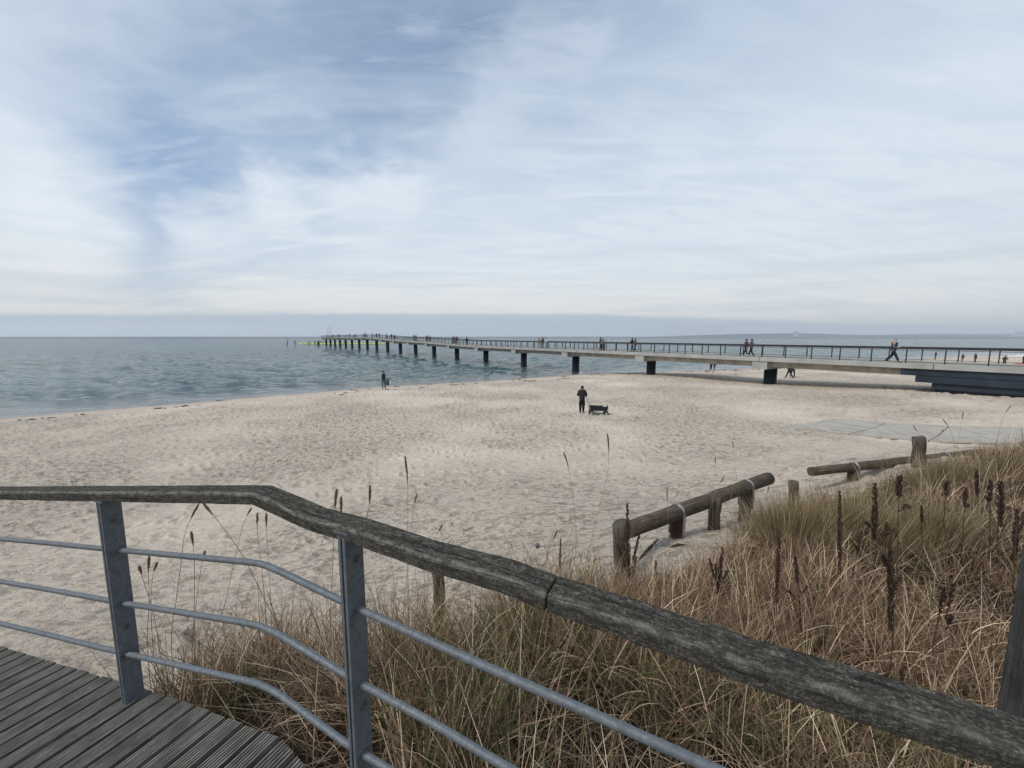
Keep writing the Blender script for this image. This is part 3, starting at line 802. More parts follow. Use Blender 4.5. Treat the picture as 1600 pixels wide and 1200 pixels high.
MB().tube(pts_, [.078*random.uniform(.97, 1.03) for _ in pts_], 18, wob=.02).build('log', M['log_wood'], lb2)
c = Qa+ax2*.24
p = MB().tube([(c.x, c.y, h1(c.x, c.y)-.4), (c.x, c.y, c.z-.05)], .09, 14, wob=.03).build('support_post', M['log_wood'], lb2); strap(c, ax2, .08, .12, p)
c = Qa+ax2*.78
p = MB().tube([(c.x, c.y, h1(c.x, c.y)-.4), (c.x, c.y, c.z-.05)], .07, 14, wob=.03).build('support_post', M['log_wood'], lb2); strap(c, ax2, .08, .12, p)
# big dark post at the right edge
pb_ = atY(1597, 1150, 1.35); pt_ = atY(1655, 790, 1.42)
pb_.z -= .6
q0 = MB(); dd = (pt_-pb_); q0.box((pb_+pt_)/2, Vector((1, -.35, 0)).normalized()*.05, Vector((.35, 1, 0)).normalized()*.05, dd/2)
tag(q0.build('fence_post', M['dark_post'], None, .008), 'tall dark square timber post leaning at the right edge behind the handrail', 'post')
# driftwood branch by the log support
g = on_ground(1050, 858)
mb = MB().tube([g+Vector((-.02, 0, .02)), g+Vector((.07, .02, .045)), g+Vector((.16, .03, .03)), g+Vector((.27, .0, .012))], [.008, .013, .012, .004], 8)
tag(mb.build('driftwood_branch', M['red_wood']), 'short dark driftwood branch lying beside the strapped log post', 'branch')
#@@/FORE
#@@PEOPLE
# ---------------------------------------------------------------- people
CL = {}
def cloth(c):
    k = tuple(round(x, 3) for x in c)
    if k not in CL: CL[k] = plain('cloth_%d' % len(CL), c, .9, .25, 0, 9)
    return CL[k]
SKIN = plain('skin', (.45, .27, .19), .6, .08)
def skin_obj(name, verts, edges, rad, m, parent=None, root=0, sub=2):
    me = bpy.data.meshes.new(name); me.from_pydata([tuple(v) for v in verts], edges, [])
    o = link(name, me, None, parent)
    if parent is not None: o.matrix_parent_inverse = Matrix.Identity(4)
    me.materials.append(m)
    bm = bmesh.new(); bm.from_mesh(me); lay = bm.verts.layers.skin.verify()
    for i, v in enumerate(bm.verts):
        v[lay].radius = rad[i] if isinstance(rad[i], tuple) else (rad[i], rad[i]); v[lay].use_root = (i == root)
    bm.to_mesh(me); bm.free()
    s_ = o.modifiers.new('skin', 'SKIN'); s_.use_smooth_shade = True
    d = o.modifiers.new('sub', 'SUBSURF'); d.levels = d.render_levels = sub
    return o
def joints(stride=.3, arms='swing', lean=0.0, head=0.0, crouch=0.0, build=1.0):
    J = {}
    hz = .93-crouch*.35
    J['pel'] = Vector((0, 0, hz)); lv = Vector((0, math.sin(lean), math.cos(lean)))
    J['bel'] = J['pel']+lv*.16; J['che'] = J['pel']+lv*.38; J['nb'] = J['pel']+lv*.52; J['ne'] = J['pel']+lv*.58
    hd = Vector((0, math.sin(lean+head), math.cos(lean+head)))
    J['he'] = J['ne']+hd*.10; J['to'] = J['ne']+hd*.205; J['nose'] = J['ne']+hd*.11+Vector((0, .105, -.01))
    for s, nm in ((-1, 'l'), (1, 'r')):
        a = stride*s
        J['hip'+nm] = J['pel']+Vector((s*.095, 0, -.04))
        if crouch > .3:
            J['kn'+nm] = J['hip'+nm]+Vector((s*.04, .38, -.12)); J['an'+nm] = J['kn'+nm]+Vector((0, -.12, -.42))
        elif a >= 0:
            J['kn'+nm] = J['hip'+nm]+Vector((0, math.sin(a)*.42, -math.cos(a)*.42)); J['an'+nm] = J['kn'+nm]+Vector((0, math.sin(a*.7)*.41, -math.cos(a*.7)*.41))
        else:
            J['kn'+nm] = J['hip'+nm]+Vector((0, math.sin(a*.5)*.42, -math.cos(a*.5)*.42)); J['an'+nm] = J['kn'+nm]+Vector((0, math.sin(a*1.7)*.41, -math.cos(a*1.7)*.41))
        J['toe'+nm] = J['an'+nm]+Vector((s*.02, .17, -.045)); J['heel'+nm] = J['an'+nm]+Vector((0, -.045, -.05))
        sh = J['nb']+Vector((s*.185*build, 0, -.045)); J['sh'+nm] = sh
        aa = -stride*s*.9
        A_ = arms if isinstance(arms, str) else arms[0 if s < 0 else 1]
        if A_ == 'swing': e = sh+Vector((s*.03, math.sin(aa)*.28, -math.cos(aa)*.28)); w_ = e+Vector((0, math.sin(aa+.35)*.25, -math.cos(aa+.35)*.25))
        elif A_ == 'phone': e = sh+Vector((s*.09, .03, -.27)); w_ = e+Vector((-s*.13, .19, .03))
        elif A_ == 'pocket': e = sh+Vector((s*.10, -.07, -.26)); w_ = e+Vector((-s*.05, .13, -.19))
        elif A_ == 'reach': e = sh+Vector((s*.08, .12, -.25)); w_ = e+Vector((0, .2, -.12))
        elif A_ == 'lean': e = sh+Vector((s*.04, .16, -.22)); w_ = e+Vector((-s*.06, .2, .02))
        else: e = sh+Vector((s*.04, 0, -.28)); w_ = e+Vector((s*.01, .03, -.25))
        J['el'+nm] = e; J['wr'+nm] = w_
    low = min(J['anl'].z, J['anr'].z)-.075
    for k in J: J[k] = J[k]-Vector((0, 0, low))
    return J
def person(label, loc, yaw, h=1.72, J=None, top=(.03,.03,.035), legs=(.02,.022,.03), hair=(.03,.02,.015), shoes=(.03,.03,.03),
           sleeves=None, detail=False, fat=1.0, hat=None, hood=False, skirt=False, group='people walking on the pier', bun=False, cat='person', bag=None):
    J = J or joints(); k = h/1.74
    V, Ed, Ra, ix = [], [], [], {}
    def ad(n_, r, par=None, p=None):
        ix[n_] = len(V); V.append((p if p is not None else J[n_])*k); Ra.append(tuple(x*k for x in r) if isinstance(r, tuple) else r*k)
        if par: Ed.append((ix[par], ix[n_]))
    f_ = fat
    ad('pel', .135*f_); ad('bel', .125*f_, 'pel'); ad('che', .14*f_, 'bel'); ad('nb', .085, 'che'); ad('ne', .055, 'nb'); ad('he', (.078, .095), 'ne'); ad('to', (.06, .07), 'he')
    if detail: ad('nose', .014, 'he')
    for s in 'lr':
        sg_ = -1 if s == 'l' else 1
        ad('hip'+s, .095*f_, 'pel'); ad('kn'+s, .06*f_, 'hip'+s); ad('an'+s, .042, 'kn'+s); ad('heel'+s, .035, 'an'+s); ad('toe'+s, .035, 'an'+s)
        ad('sh'+s, .062*f_, 'nb'); ad('el'+s, .043*f_, 'sh'+s); ad('wr'+s, .028, 'el'+s)
        d_ = (J['wr'+s]-J['el'+s]).normalized(); pal = J['wr'+s]+d_*.07
        ad('pal'+s, (.036, .022), 'wr'+s, pal)
        if detail:
            for q, (o_, ln_) in enumerate([(-.027, .068), (-.009, .08), (.009, .074), (.027, .058)]):
                b_ = pal+Vector((0, o_, 0))+d_*.03; c_ = b_+d_*ln_*.55; e_ = c_+(d_+Vector((-sg_*.6, .1, 0))).normalized()*ln_*.45
                ad('f%s%d' % (s, q), .0085, 'pal'+s, b_); ad('g%s%d' % (s, q), .008, 'f%s%d' % (s, q), c_); ad('h%s%d' % (s, q), .0065, 'g%s%d' % (s, q), e_)
            t1 = J['wr'+s]+d_*.03+Vector((-sg_*.01, .035, 0)); t2 = t1+d_*.04+Vector((-sg_*.01, .02, 0))
            ad('th'+s, .009, 'pal'+s, t1); ad('ti'+s, .0075, 'th'+s, t2)
        if detail: ad('ear'+s, .012, 'he', J['he']+Vector((sg_*.088, -.01, -.005)))
    body = skin_obj('person', V, Ed, Ra, SKIN, None)
    body.location = loc; body.rotation_euler = (0, 0, yaw); tag(body, label, cat, group)
    def sub(name, names, edges, rads, c, root=0):
        vv = [(n_ if isinstance(n_, Vector) else J[n_])*k for n_ in names]
        return skin_obj(name, vv, edges, [tuple(x*k for x in r) if isinstance(r, tuple) else r*k for r in rads], cloth(c), body, root)
    # trousers
    ank = {s: J['kn'+s].lerp(J['an'+s], 1.0) for s in 'lr'}
    sub('trousers', ['pel', 'hipl', 'knl', ank['l'], 'hipr', 'knr', ank['r'], J['pel'].lerp(J['bel'], .7)], [(0,1),(1,2),(2,3),(0,4),(4,5),(5,6),(0,7)],
        [.155*f_, .112*f_, .078*f_, .06, .112*f_, .078*f_, .06, .14*f_], legs)
    # jacket or top; sleeves may differ
    hem = J['pel']+Vector((0, 0, -.06 if not skirt else -.28))
    tr = [.165*f_, .165*f_, .158*f_, .172*f_, .105]
    arm_pts = [J['shl'], J['ell'], J['ell'].lerp(J['wrl'], .9), J['shr'], J['elr'], J['elr'].lerp(J['wrr'], .9)]
    if sleeves:
        sub('vest', ['che', 'bel', 'pel', hem, 'nb', J['shl'].lerp(J['nb'], .25), J['shr'].lerp(J['nb'], .25)], [(0,1),(1,2),(2,3),(0,4),(4,5),(4,6)], [.17*f_, .162*f_, .165*f_, .165*f_, .10, .085, .085], top)
        for s in 'lr': sub('sleeve', ['sh'+s, 'el'+s, J['el'+s].lerp(J['wr'+s], .9)], [(0,1),(1,2)], [.078*f_, .06*f_, .045], sleeves)
    else:
        sub('jacket', ['che', 'bel', 'pel', hem, 'nb']+arm_pts, [(0,1),(1,2),(2,3),(0,4),(4,5),(5,6),(6,7),(4,8),(8,9),(9,10)],
            [tr[3], tr[2], tr[1], tr[0], tr[4], .085*f_, .064*f_, .046, .085*f_, .064*f_, .046], top)
    hu = (J['to']-J['he']).normalized(); hf = Vector((0, -1, 0)) 
    hp = [J['he']+hu*.035+hf*.012, J['to']+hu*.008+hf*.005, J['he']-hu*.03+hf*.035]
    if hat: sub('hat', [J['he']+hu*.05, J['to']+hu*.02], [(0, 1)], [(.088, .104), (.07, .078)], hat)
    else: sub('hair', hp, [(0, 1), (0, 2)], [(.084, .098), (.062, .07), (.07, .07)], hair)
    if bun: sub('hair_bun', [J['to']+hu*.01+hf*.02, J['to']+hu*.085+hf*.03], [(0, 1)], [.035, .04], hair)
    if hood: sub('hood', [J['nb']+Vector((0, -.08, .03)), J['nb']+Vector((0, -.1, .07))], [(0, 1)], [(.09, .06), (.07, .04)], top)
    for s in 'lr': sub('shoe', [J['heel'+s]+Vector((0, 0, .012)), J['an'+s]+Vector((0, .05, -.03)), J['toe'+s]+Vector((0, .03, .008))], [(0, 1), (1, 2)], [.052, .058, .044], shoes)
    return body
def yaw_to(dx_, dy_): return math.atan2(-dx_, dy_)
YL = yaw_to(U.x, U.y); YR = yaw_to(-U.x, -U.y)
def deck_at(px, n=0.0):
    # point on the walkway seen at image column px, n metres toward the near side
    r = ray(px, 540); k_ = r.x/r.y; b0 = P0+N*n
    s = (k_*b0.y-b0.x)/(U.x-k_*U.y); return b0+U*s+Vector((0, 0, dzs(s)-.01))
# clearly visible people
person('person in dark vest with grey sleeves and cap striding right alone on the pier', deck_at(1397, .6), YR, 1.80, joints(.50, 'phone', .06), (.02,.025,.035), (.015,.018,.025), sleeves=(.10,.12,.14), detail=True, hat=(.07,.06,.06), group='people on the pier', fat=1.08)
person('person in reddish brown coat, left of the pair walking seaward on the pier', deck_at(1166, .3), YL, 1.70, joints(.42, 'pocket', .03), (.07,.045,.045), (.02,.02,.03), (.03,.02,.02), (.5,.5,.5), group='people on the pier', hood=True, detail=True)
person('person in dark clothes with pale scarf, right of the pair walking seaward on the pier', deck_at(1174.5, .3), YL, 1.70, joints(.40, ('swing', 'pocket'), .03), (.09,.09,.10), (.012,.012,.015), (.01,.01,.01), group='people on the pier', detail=True)
person('person in black, left of the couple embracing at the pier railing', deck_at(938.5, .2), YL+.9, 1.78, joints(.12, 'pocket', .02), (.012,.012,.015), (.015,.015,.02), group='people on the pier')
person('person with pale bag, right of the couple embracing at the pier railing', deck_at(942, .9), YL+2.2, 1.68, joints(.15, 'phone', .04), (.16,.16,.17), (.012,.012,.016), group='people on the pier')
person('person in black leaning on the rail beside a taller one in grey trousers', deck_at(988, .2), YL+.8, 1.75, joints(.18, 'lean', .05), (.012,.012,.015), (.02,.02,.03), group='people on the pier')
person('person in grey coat walking next to one in black on the pier', deck_at(992.5, .4), YL, 1.68, joints(.35, 'swing', .04), (.11,.11,.12), (.02,.02,.028), group='people on the pier')
person('person in pale grey, left of the trio crossing the pier', deck_at(842, -.5), YL, 1.6, joints(.3), (.22,.25,.28), (.12,.14,.17), group='people on the pier')
person('person in olive brown coat, middle of the trio crossing the pier', deck_at(848, .2), YR, 1.78, joints(.3), (.09,.075,.05), (.06,.055,.045), group='people on the pier', fat=1.15)
person('person in white jacket, right of the trio crossing the pier', deck_at(853.5, .5), YR, 1.72, joints(.34), (.6,.6,.6), (.10,.12,.15), group='people on the pier')
# beach people
g = on_ground(909, 646.5)
wom = person('person in black jacket and leggings with hair bun, standing beside the hand wagon', g, R(-8), 1.62, joints(.07, ('phone', 'reach'), .0, .12), (.022,.018,.024), (.008,.008,.01), (.012,.009,.008), (.01,.01,.01), detail=True, fat=1.2, bun=True, group=None)
gs_ = on_ground(600, 609)
person('person in dark vest and pale sleeves walking along the waterline carrying a jacket', gs_, R(10), 1.74, joints(.22, 'down', .0), (.012,.016,.022), (.07,.11,.16), (.08,.06,.045), (.7,.7,.7), sleeves=(.35,.37,.39), detail=True, group=None)
bagp = gs_+Vector((.34, .02, .75))
mb = MB().tube([bagp+Vector((0, 0, .28)), bagp+Vector((.02, 0, .16)), bagp, bagp+Vector((.03, 0, -.22)), bagp+Vector((.06, .02, -.36))], [.03, .10, .14, .11, .04], 10, wob=.08)
mb.tube([bagp+Vector((-.06, 0, 0)), bagp+Vector((-.09, 0, -.2)), bagp+Vector((-.08, 0, -.36))], [.07, .06, .04], 8, wob=.08)
tag(mb.build('jacket', cloth((.04, .07, .09))), 'dark blue jacket hanging from the hand of the person at the waterline', 'jacket')
def beach_person(px, py, label, yaw, h, J, **kw): return person(label, on_ground(px, py), yaw, h, J, group='people on the beach behind the pier', **kw)
beach_person(1110.5, 579, 'person in black trousers, left of the two whose legs show under the deck', 0.1, 1.72, joints(.12), top=(.02,.02,.02), legs=(.015,.018,.025))
beach_person(1116, 579, 'person with bent arm, right of the two whose legs show under the deck', .3, 1.65, joints(.2), top=(.05,.06,.08), legs=(.02,.03,.04))
beach_person(1233, 591, 'person in black walking left under the pier deck, nearest to the thick pillar', R(70), 1.75, joints(.42, 'swing', .08), top=(.015,.015,.02), legs=(.012,.014,.02))
beach_person(1238, 589.5, 'person in dark clothes reaching out a light bag under the pier deck', R(-60), 1.70, joints(.35, 'reach', .12), top=(.03,.03,.035), legs=(.02,.022,.028))
beach_person(1461, 562, 'person in black on the far sand seen through the pier railing, leftmost there', R(20), 1.6, joints(.12, 'pocket'), top=(.015,.015,.018), legs=(.04,.035,.04))
beach_person(1503, 567, 'person in dark blue jacket on the far sand, left of the one in wine red', R(10), 1.55, joints(.1, 'pocket'), top=(.02,.03,.05), legs=(.12,.14,.18))
beach_person(1523, 567, 'person in wine red coat on the far sand, seen between two pier railing posts', R(200), 1.62, joints(.14, 'swing'), top=(.09,.02,.035), legs=(.03,.02,.025), fat=1.2, skirt=True)
beach_person(1568.5, 572, 'person bending forward in dark clothes on the far sand near the orange tarpaulin', R(-60), 1.6, joints(.35, 'reach', .35), top=(.02,.02,.03), legs=(.02,.025,.035))
beach_person(1599, 573, 'person in black and red at the right edge behind the pier railing', R(60), 1.75, joints(.1, 'pocket', .1), top=(.05,.012,.015), legs=(.01,.01,.012))
# orange tarpaulin and red buoy on the far sand
M['orange'] = plain('orange_tarpaulin', (.42, .10, .05), .7, .2, 0, 2); M['redp'] = plain('red_plastic', (.45, .06, .04), .5, .1)
g = on_ground(1592, 573); mb = MB()
pr = []
for i in range(9):
    for j in range(6):
        x = -1.2+i*.33; y = -.5+j*.22; z = .55*max(0, 1-((x-.3)/1.4)**2)*(1-((y)/.75)**2)**.5 + random.uniform(0, .05)
        mb.v.append(g+Vector((x, y, max(0.01, z)))); mb.g.append((x, y, z))
for i in range(8):
    for j in range(5): a = i*6+j; mb.f.append((a, a+6, a+7, a+1)); mb.sm.append(True)
bt_ = len(mb.v)
o = mb.build('tarpaulin', M['orange']); md = o.modifiers.new('s', 'SOLIDIFY'); md.thickness = .03
tag(o, 'orange tarpaulin heaped on the far sand at the right edge behind the railing', 'tarpaulin')
g = on_ground(1492, 569); t = thing('bucket', 'small red bucket on the far sand seen below the pier handrail', 'bucket', tuple(g))
MB().tube([g, g+Vector((0, 0, .36))], [.17, .26], 14).build('bucket_body', M['redp'], t)
hb = [g+Vector((.26*math.cos(a_), 0, .36+.24*math.sin(a_))) for a_ in np.linspace(0, math.pi, 9)]; MB().tube(hb, .02, 6).build('handle', M['redp'], t)
# small crowd along the far stretch of the pier
far = [(729.5,'dark jacket standing alone at the pier rail'), (714,'black coat, rightmost of the three by the pier rail'), (711,'red jacket, middle of the three by the pier rail'), (708,'dark blue coat, leftmost of the three by the pier rail'),
       (672,'dark coat, right one of the pair nearest left of the red jacket'), (667.5,'grey brown jacket, left one of the pair nearest left of the red jacket'),
       (650.5,'black coat, right one of the pair where the pier starts to climb'), (647,'dark red jacket, left one of the pair where the pier starts to climb'),
       (617,'black jacket, rightmost on the raised pier part'), (612.5,'dark jacket just left of the rightmost one on the raised pier part'),
       (605,'dark coat on the slope of the raised pier part'), (593,'dark jacket at the right of the pier hump'), (589,'dark coat on the crest of the pier hump'), (582,'pale jacket just left of the pier hump'),
       (573,'black coat, right one of the pair in the dip beyond the hump'), (570,'brown coat, left one of the pair in the dip beyond the hump'), (555.5,'reddish coat alone beyond the dip of the pier'),
       (547,'dark coat between the reddish coat and the pier head'), (532,'dark jacket, right one of the two near the pier head'), (529,'grey jacket beside the dark one near the pier head'), (521,'black coat at the pier end, leftmost but one'), (513, 'dark coat, farthest and leftmost of everyone on the pier')]
cols_ = {'red': (.16,.02,.025), 'grey': (.12,.12,.12), 'pale': (.4,.4,.4), 'brown': (.09,.06,.04), 'blue': (.02,.03,.06), 'reddish': (.12,.05,.05)}
protos = []
def copy_person(src, label, loc, yaw, sc_, top):
    c = src.copy(); C.objects.link(c); c.location = loc; c.rotation_euler = (0, 0, yaw); c.scale = (sc_,)*3; c['label'] = label
    for ch in src.children:
        d = ch.copy(); C.objects.link(d); d.parent = c
        if ch.name.startswith('jacket'): d.material_slots[0].link = 'OBJECT'; d.material_slots[0].material = cloth(top)
    return c
pros = {}
for i, (px, lb_) in enumerate(far):
    top_ = next((v for kx, v in sorted(cols_.items(), key=lambda q: -len(q[0])) if kx in lb_), (.015,.016,.02))
    if 'dark blue' in lb_: top_ = cols_['blue']
    if 'dark red' in lb_: top_ = (.08,.015,.02)
    label = 'person in '+lb_
    if len(label.split()) > 16: print('LONG', label)
    yw = [YL, YR, YL+1.6, YR+.3][i % 4]; nn_ = [.7, -.4, 1.5, .1][i % 4]
    key = i % 4
    if key not in pros:
        pros[key] = person(label, deck_at(px, nn_), yw, 1.75, joints([.35, .1, .25, .02][key], ['swing', 'pocket', 'swing', 'lean'][key], .04), top_, (.015,.017,.022), group='people on the pier')
    else: copy_person(pros[key], label, deck_at(px, nn_), yw, random.uniform(.92, 1.06), top_)
# ---------------------------------------------------------------- hand wagon
g = on_ground(935, 648); gz = g.z
wg = thing('hand_wagon', 'black folding hand wagon with fabric tub beside the person with the hair bun', 'wagon', tuple(g))
BK = cloth((.022, .022, .026)); GYM = cloth((.35, .35, .36)); 
fwd = Vector((1, -.12, 0)).normalized(); sdv = Vector((.12, 1, 0)).normalized()
Lw, Ww = .50, .25
def wp(a, b_, z): return g+fwd*a+sdv*b_+Vector((0, 0, z))
mb = MB(); b0 = 0
for (z, s_) in ((.27, .92), (.38, .97), (.50, 1.0)):
    for (a, b_) in ((-Lw, -Ww), (0, -Ww*1.04), (Lw, -Ww), (Lw, Ww), (0, Ww*1.04), (-Lw, Ww)): mb.v.append(wp(a*s_, b_*s_, z-(.02 if a == 0 and z > .4 else 0))); mb.g.append((a, b_, z))
mb.f.append((5,4,3,2,1,0)); mb.sm.append(False)
for r_ in range(2):
    for k in range(6): k2 = (k+1) % 6; mb.f.append((r_*6+k, r_*6+k2, r_*6+6+k2, r_*6+6+k)); mb.sm.append(False)
o = mb.build('fabric_tub', BK, wg); md = o.modifiers.new('s', 'SOLIDIFY'); md.thickness = .015
for (a, b_) in ((-Lw, -Ww), (Lw, -Ww), (Lw, Ww), (-Lw, Ww)):
    MB().tube([wp(a, b_, .14), wp(a, b_, .62)], .012, 8).build('corner_pole', BK, wg)
    wc = wp(a*.84, b_*1.22, .115); wh = MB().tube([wc-sdv*.035, wc-sdv*.03, wc+sdv*.03, wc+sdv*.035], [.105, .125, .125, .105], 18, smooth=False).build('wheel', BK, wg)
    MB().tube([wc-sdv*.042, wc+sdv*.042], .072, 12, smooth=False).build('hub', GYM, wh)
fr = MB()
for b_ in (-Ww, Ww):
    fr.tube([wp(-Lw, b_*1.03, .50), wp(Lw, b_*1.03, .50)], .012, 8); fr.tube([wp(-Lw, b_*1.04, .16), wp(0, b_*1.04, .46)], .01, 6); fr.tube([wp(Lw, b_*1.04, .16), wp(0, b_*1.04, .46)], .01, 6)
for a in (-Lw*.84, Lw*.84): fr.tube([wp(a, -Ww*1.25, .115), wp(a, Ww*1.25, .115)], .012, 8)
fr.build('frame', BK, wg)
hd_ = g+Vector((-.62, .05, .90))
MB().tube([wp(-Lw, 0, .2), wp(-Lw-.08, 0, .4), hd_], .013, 8).tube([hd_+Vector((0, -.08, 0)), hd_+Vector((0, .08, 0))], .016, 8).build('pull_handle', BK, wg)
cp_ = wp(Lw*.72, -.02, .50); tag(MB().ball(cp_, .12, 10, 6, (1.2, 1, .55)).ball(cp_+Vector((.1,0,.04)), .07, 8, 5).build('towel', GYM), 'pale bundled towel lying in the right end of the hand wagon', 'towel')
#@@/PEOPLE
#@@GRASS
# ---------------------------------------------------------------- dune grass
BND = [(-400, 1200), (150, 1110), (215, 1075), (300, 1046), (450, 1030), (600, 1022), (690, 1015), (800, 975), (880, 935), (1000, 915), (1110, 885), (1165, 850), (1210, 815), (1270, 795), (1330, 775), (1400, 752), (1480, 728), (1600, 705), (1800, 668)]
bp_ = [on_ground(*q) for q in BND[1:]]
bx_ = np.array([p.x for p in bp_]); by_ = np.array([p.y for p in bp_])
# polygon: boundary line plus the near side closed along the boardwalk
poly = [(p.x, p.y) for p in bp_] + [(16, 4), (16, -1), (2.2, -1)] + [(along(u_)-inn*.19)[:2] for u_ in np.linspace(L[-1]-.3, 2.2+1.6, 26)]
poly = np.array([tuple(q) for q in poly])
def inside(x, y):
    r_ = np.zeros(len(x), bool); n_ = len(poly); j = n_-1
    for i in range(n_):
        xi, yi, xj, yj = poly[i, 0], poly[i, 1], poly[j, 0], poly[j, 1]
        c = ((yi > y) != (yj > y)) & (x < (xj-xi)*(y-yi)/(yj-yi+1e-12)+xi); r_ ^= c; j = i
    return r_
def vnoise(x, y, s, seed):
    r_ = np.random.default_rng(seed).uniform(0, 1, (64, 64)); u_ = x/s % 63; v_ = y/s % 63
    i, j = v_.astype(int), u_.astype(int); fu = u_-j; fv = v_-i; fu = fu*fu*(3-2*fu); fv = fv*fv*(3-2*fv)
    return r_[i, j]*(1-fu)*(1-fv)+r_[i, j+1]*fu*(1-fv)+r_[i+1, j]*(1-fu)*fv+r_[i+1, j+1]*fu*fv
def blades(name, bxy, hz, ln, wd, lean, lang, curl, col, segs=5, kind='stuff', label=None, z0=-.02, twist=None):
    n_ = len(bxy); t = np.linspace(0, 1, segs+1)
    ang = lean[:, None]+curl[:, None]*t[None]**1.3            # angle from vertical along the blade
    st = ln[:, None]/segs
    dh = np.concatenate([np.zeros((n_, 1)), np.cumsum(np.sin(ang[:, :-1])*st, 1)], 1); dv = np.concatenate([np.zeros((n_, 1)), np.cumsum(np.cos(ang[:, :-1])*st, 1)], 1)
    wob_ = rng.normal(0, .25, (n_, 1))*t[None]**2*ln[:, None]*.3
    cx, cy = np.cos(lang)[:, None], np.sin(lang)[:, None]
    X_ = bxy[:, 0:1]+cx*dh-cy*wob_; Y_ = bxy[:, 1:2]+cy*dh+cx*wob_; Z_ = hz[:, None]+dv+z0
    w_ = wd[:, None]*(1-t[None]**2*.85)*.5
    fa_ = rng.uniform(0, math.pi, n_)[:, None]; sx_, sy_ = np.cos(fa_), np.sin(fa_)
    A = np.stack([X_-sx_*w_, Y_-sy_*w_, Z_], -1); B2 = np.stack([X_+sx_*w_, Y_+sy_*w_, Z_+w_*.4], -1)
    V_ = np.stack([A, B2], 2).reshape(-1, 3)
    base_ = (np.arange(n_)*(segs+1)*2)[:, None]; k_ = np.arange(segs)[None]*2
    Q_ = np.stack([base_+k_, base_+k_+1, base_+k_+3, base_+k_+2], -1).reshape(-1, 4)
    cc = np.repeat(col, (segs+1)*2, 0)
    return V_, Q_, cc
m, n, b = mat('dry_grass', .75, 0, .25)
n.put(b.inputs['Base Color'], attr(n, 'tint').outputs['Color']); M['grass'] = m
tr_ = n.new('ShaderNodeBsdfTranslucent'); n.put(tr_.inputs[0], attr(n, 'tint').outputs['Color'])
ms = n.new('ShaderNodeMixShader'); ms.inputs[0].default_value = .22
n.l.new(b.outputs[0], ms.inputs[1]); n.l.new(tr_.outputs[0], ms.inputs[2]); n.l.new(ms.outputs[0], n.n['Material Output'].inputs[0])
PAL = np.array([(.30,.205,.125), (.42,.30,.19), (.21,.13,.08), (.13,.078,.052), (.78,.62,.43), (.27,.175,.105), (.055,.036,.026)])
GRN = np.array([(.085,.09,.035), (.125,.12,.05), (.06,.065,.028), (.18,.16,.08)])
def blades_mesh(name, parts, label, kind='stuff', cat='grass'):
    V_, Q_, C2 = [], [], []; o_ = 0
    for (v, q, c) in parts: V_.append(v); Q_.append(q+o_); C2.append(c); o_ += len(v)
    me = fast_mesh(name, np.concatenate(V_), np.concatenate(Q_), {'tint': ('FLOAT_VECTOR', np.concatenate(C2))}, True)
    o = link(name, me, M['grass']); o['label'] = label; o['category'] = cat
    if kind: o['kind'] = kind
    return o
# tufts
NTUFT = 5200
tx = np.concatenate([rng.uniform(-2.4, 3.2, 4200), rng.uniform(1, 11, 3600), rng.uniform(3, 15, 2600)])
ty = np.concatenate([rng.uniform(.8, 4.6, 4200), rng.uniform(1, 8.2, 3600), rng.uniform(.5, 8.6, 2600)])
ok = inside(tx, ty); tx, ty = tx[ok], ty[ok]
dn = vnoise(tx+20, ty+20, .55, 5)
ok = (dn > .36) & ((tx > -.3) | (rng.uniform(0, 1, len(tx)) < .62)); tx, ty, dn = tx[ok], ty[ok], dn[ok]
th_ = height(tx, ty)
green = vnoise(tx+20, ty+20, .9, 11)*.75+vnoise(tx+7, ty+3, .3, 4)*.25
dens_ = np.where(np.hypot(tx, ty) < 4.2, 17, 18).astype(int)
idx = np.repeat(np.arange(len(tx)), dens_)
nB = len(idx); print('blades', nB)
rad_ = rng.gamma(1.5, .028, nB); an_ = rng.uniform(0, 2*math.pi, nB)
bxy = np.stack([tx[idx]+rad_*np.cos(an_), ty[idx]+rad_*np.sin(an_)], -1)
tuft_dir = rng.uniform(0, 2*math.pi, len(tx)); tuft_len = rng.uniform(.38, .78, len(tx))*(.75+.5*vnoise(tx, ty, .8, 9))*np.interp(tx+ty*.25, [.6, 2.2, 3.2], [1.0, .74, .56])
tuft_fall = vnoise(tx+9, ty+1, .5, 21)
edge_ = np.clip((th_-2.2)/.6, .55, 1)
lean = np.abs(rng.normal(.15, .42, nB))+tuft_fall[idx]**2*.9*(rng.uniform(0, 1, nB) < .6)
lang = np.where(rng.uniform(0, 1, nB) < .5, an_, tuft_dir[idx]+rng.normal(0, .6, nB))
curl = np.abs(rng.normal(.35, .5, nB))+(rng.uniform(0, 1, nB) < .18)*rng.uniform(.6, 1.6, nB)
ln = tuft_len[idx]*rng.uniform(.45, 1.15, nB)
isg = (rng.uniform(0, 1, nB) < np.clip((green[idx]-.56+np.clip((tx[idx]-1.2)*.06, 0, .12))*2.4, .02, .6))
tb = rng.integers(0, len(PAL), len(tx))
pi_ = np.where(rng.uniform(0, 1, nB) < .45, tb[idx], rng.integers(0, len(PAL), nB))
right_dark = 1
col_ = np.where(isg[:, None], GRN[rng.integers(0, len(GRN), nB)], PAL[pi_])*rng.uniform(.75, 1.2, (nB, 1))
parts = [blades('g', bxy, height(bxy[:, 0], bxy[:, 1]), ln, rng.uniform(.0030, .0075, nB), lean, lang, curl, col_)]
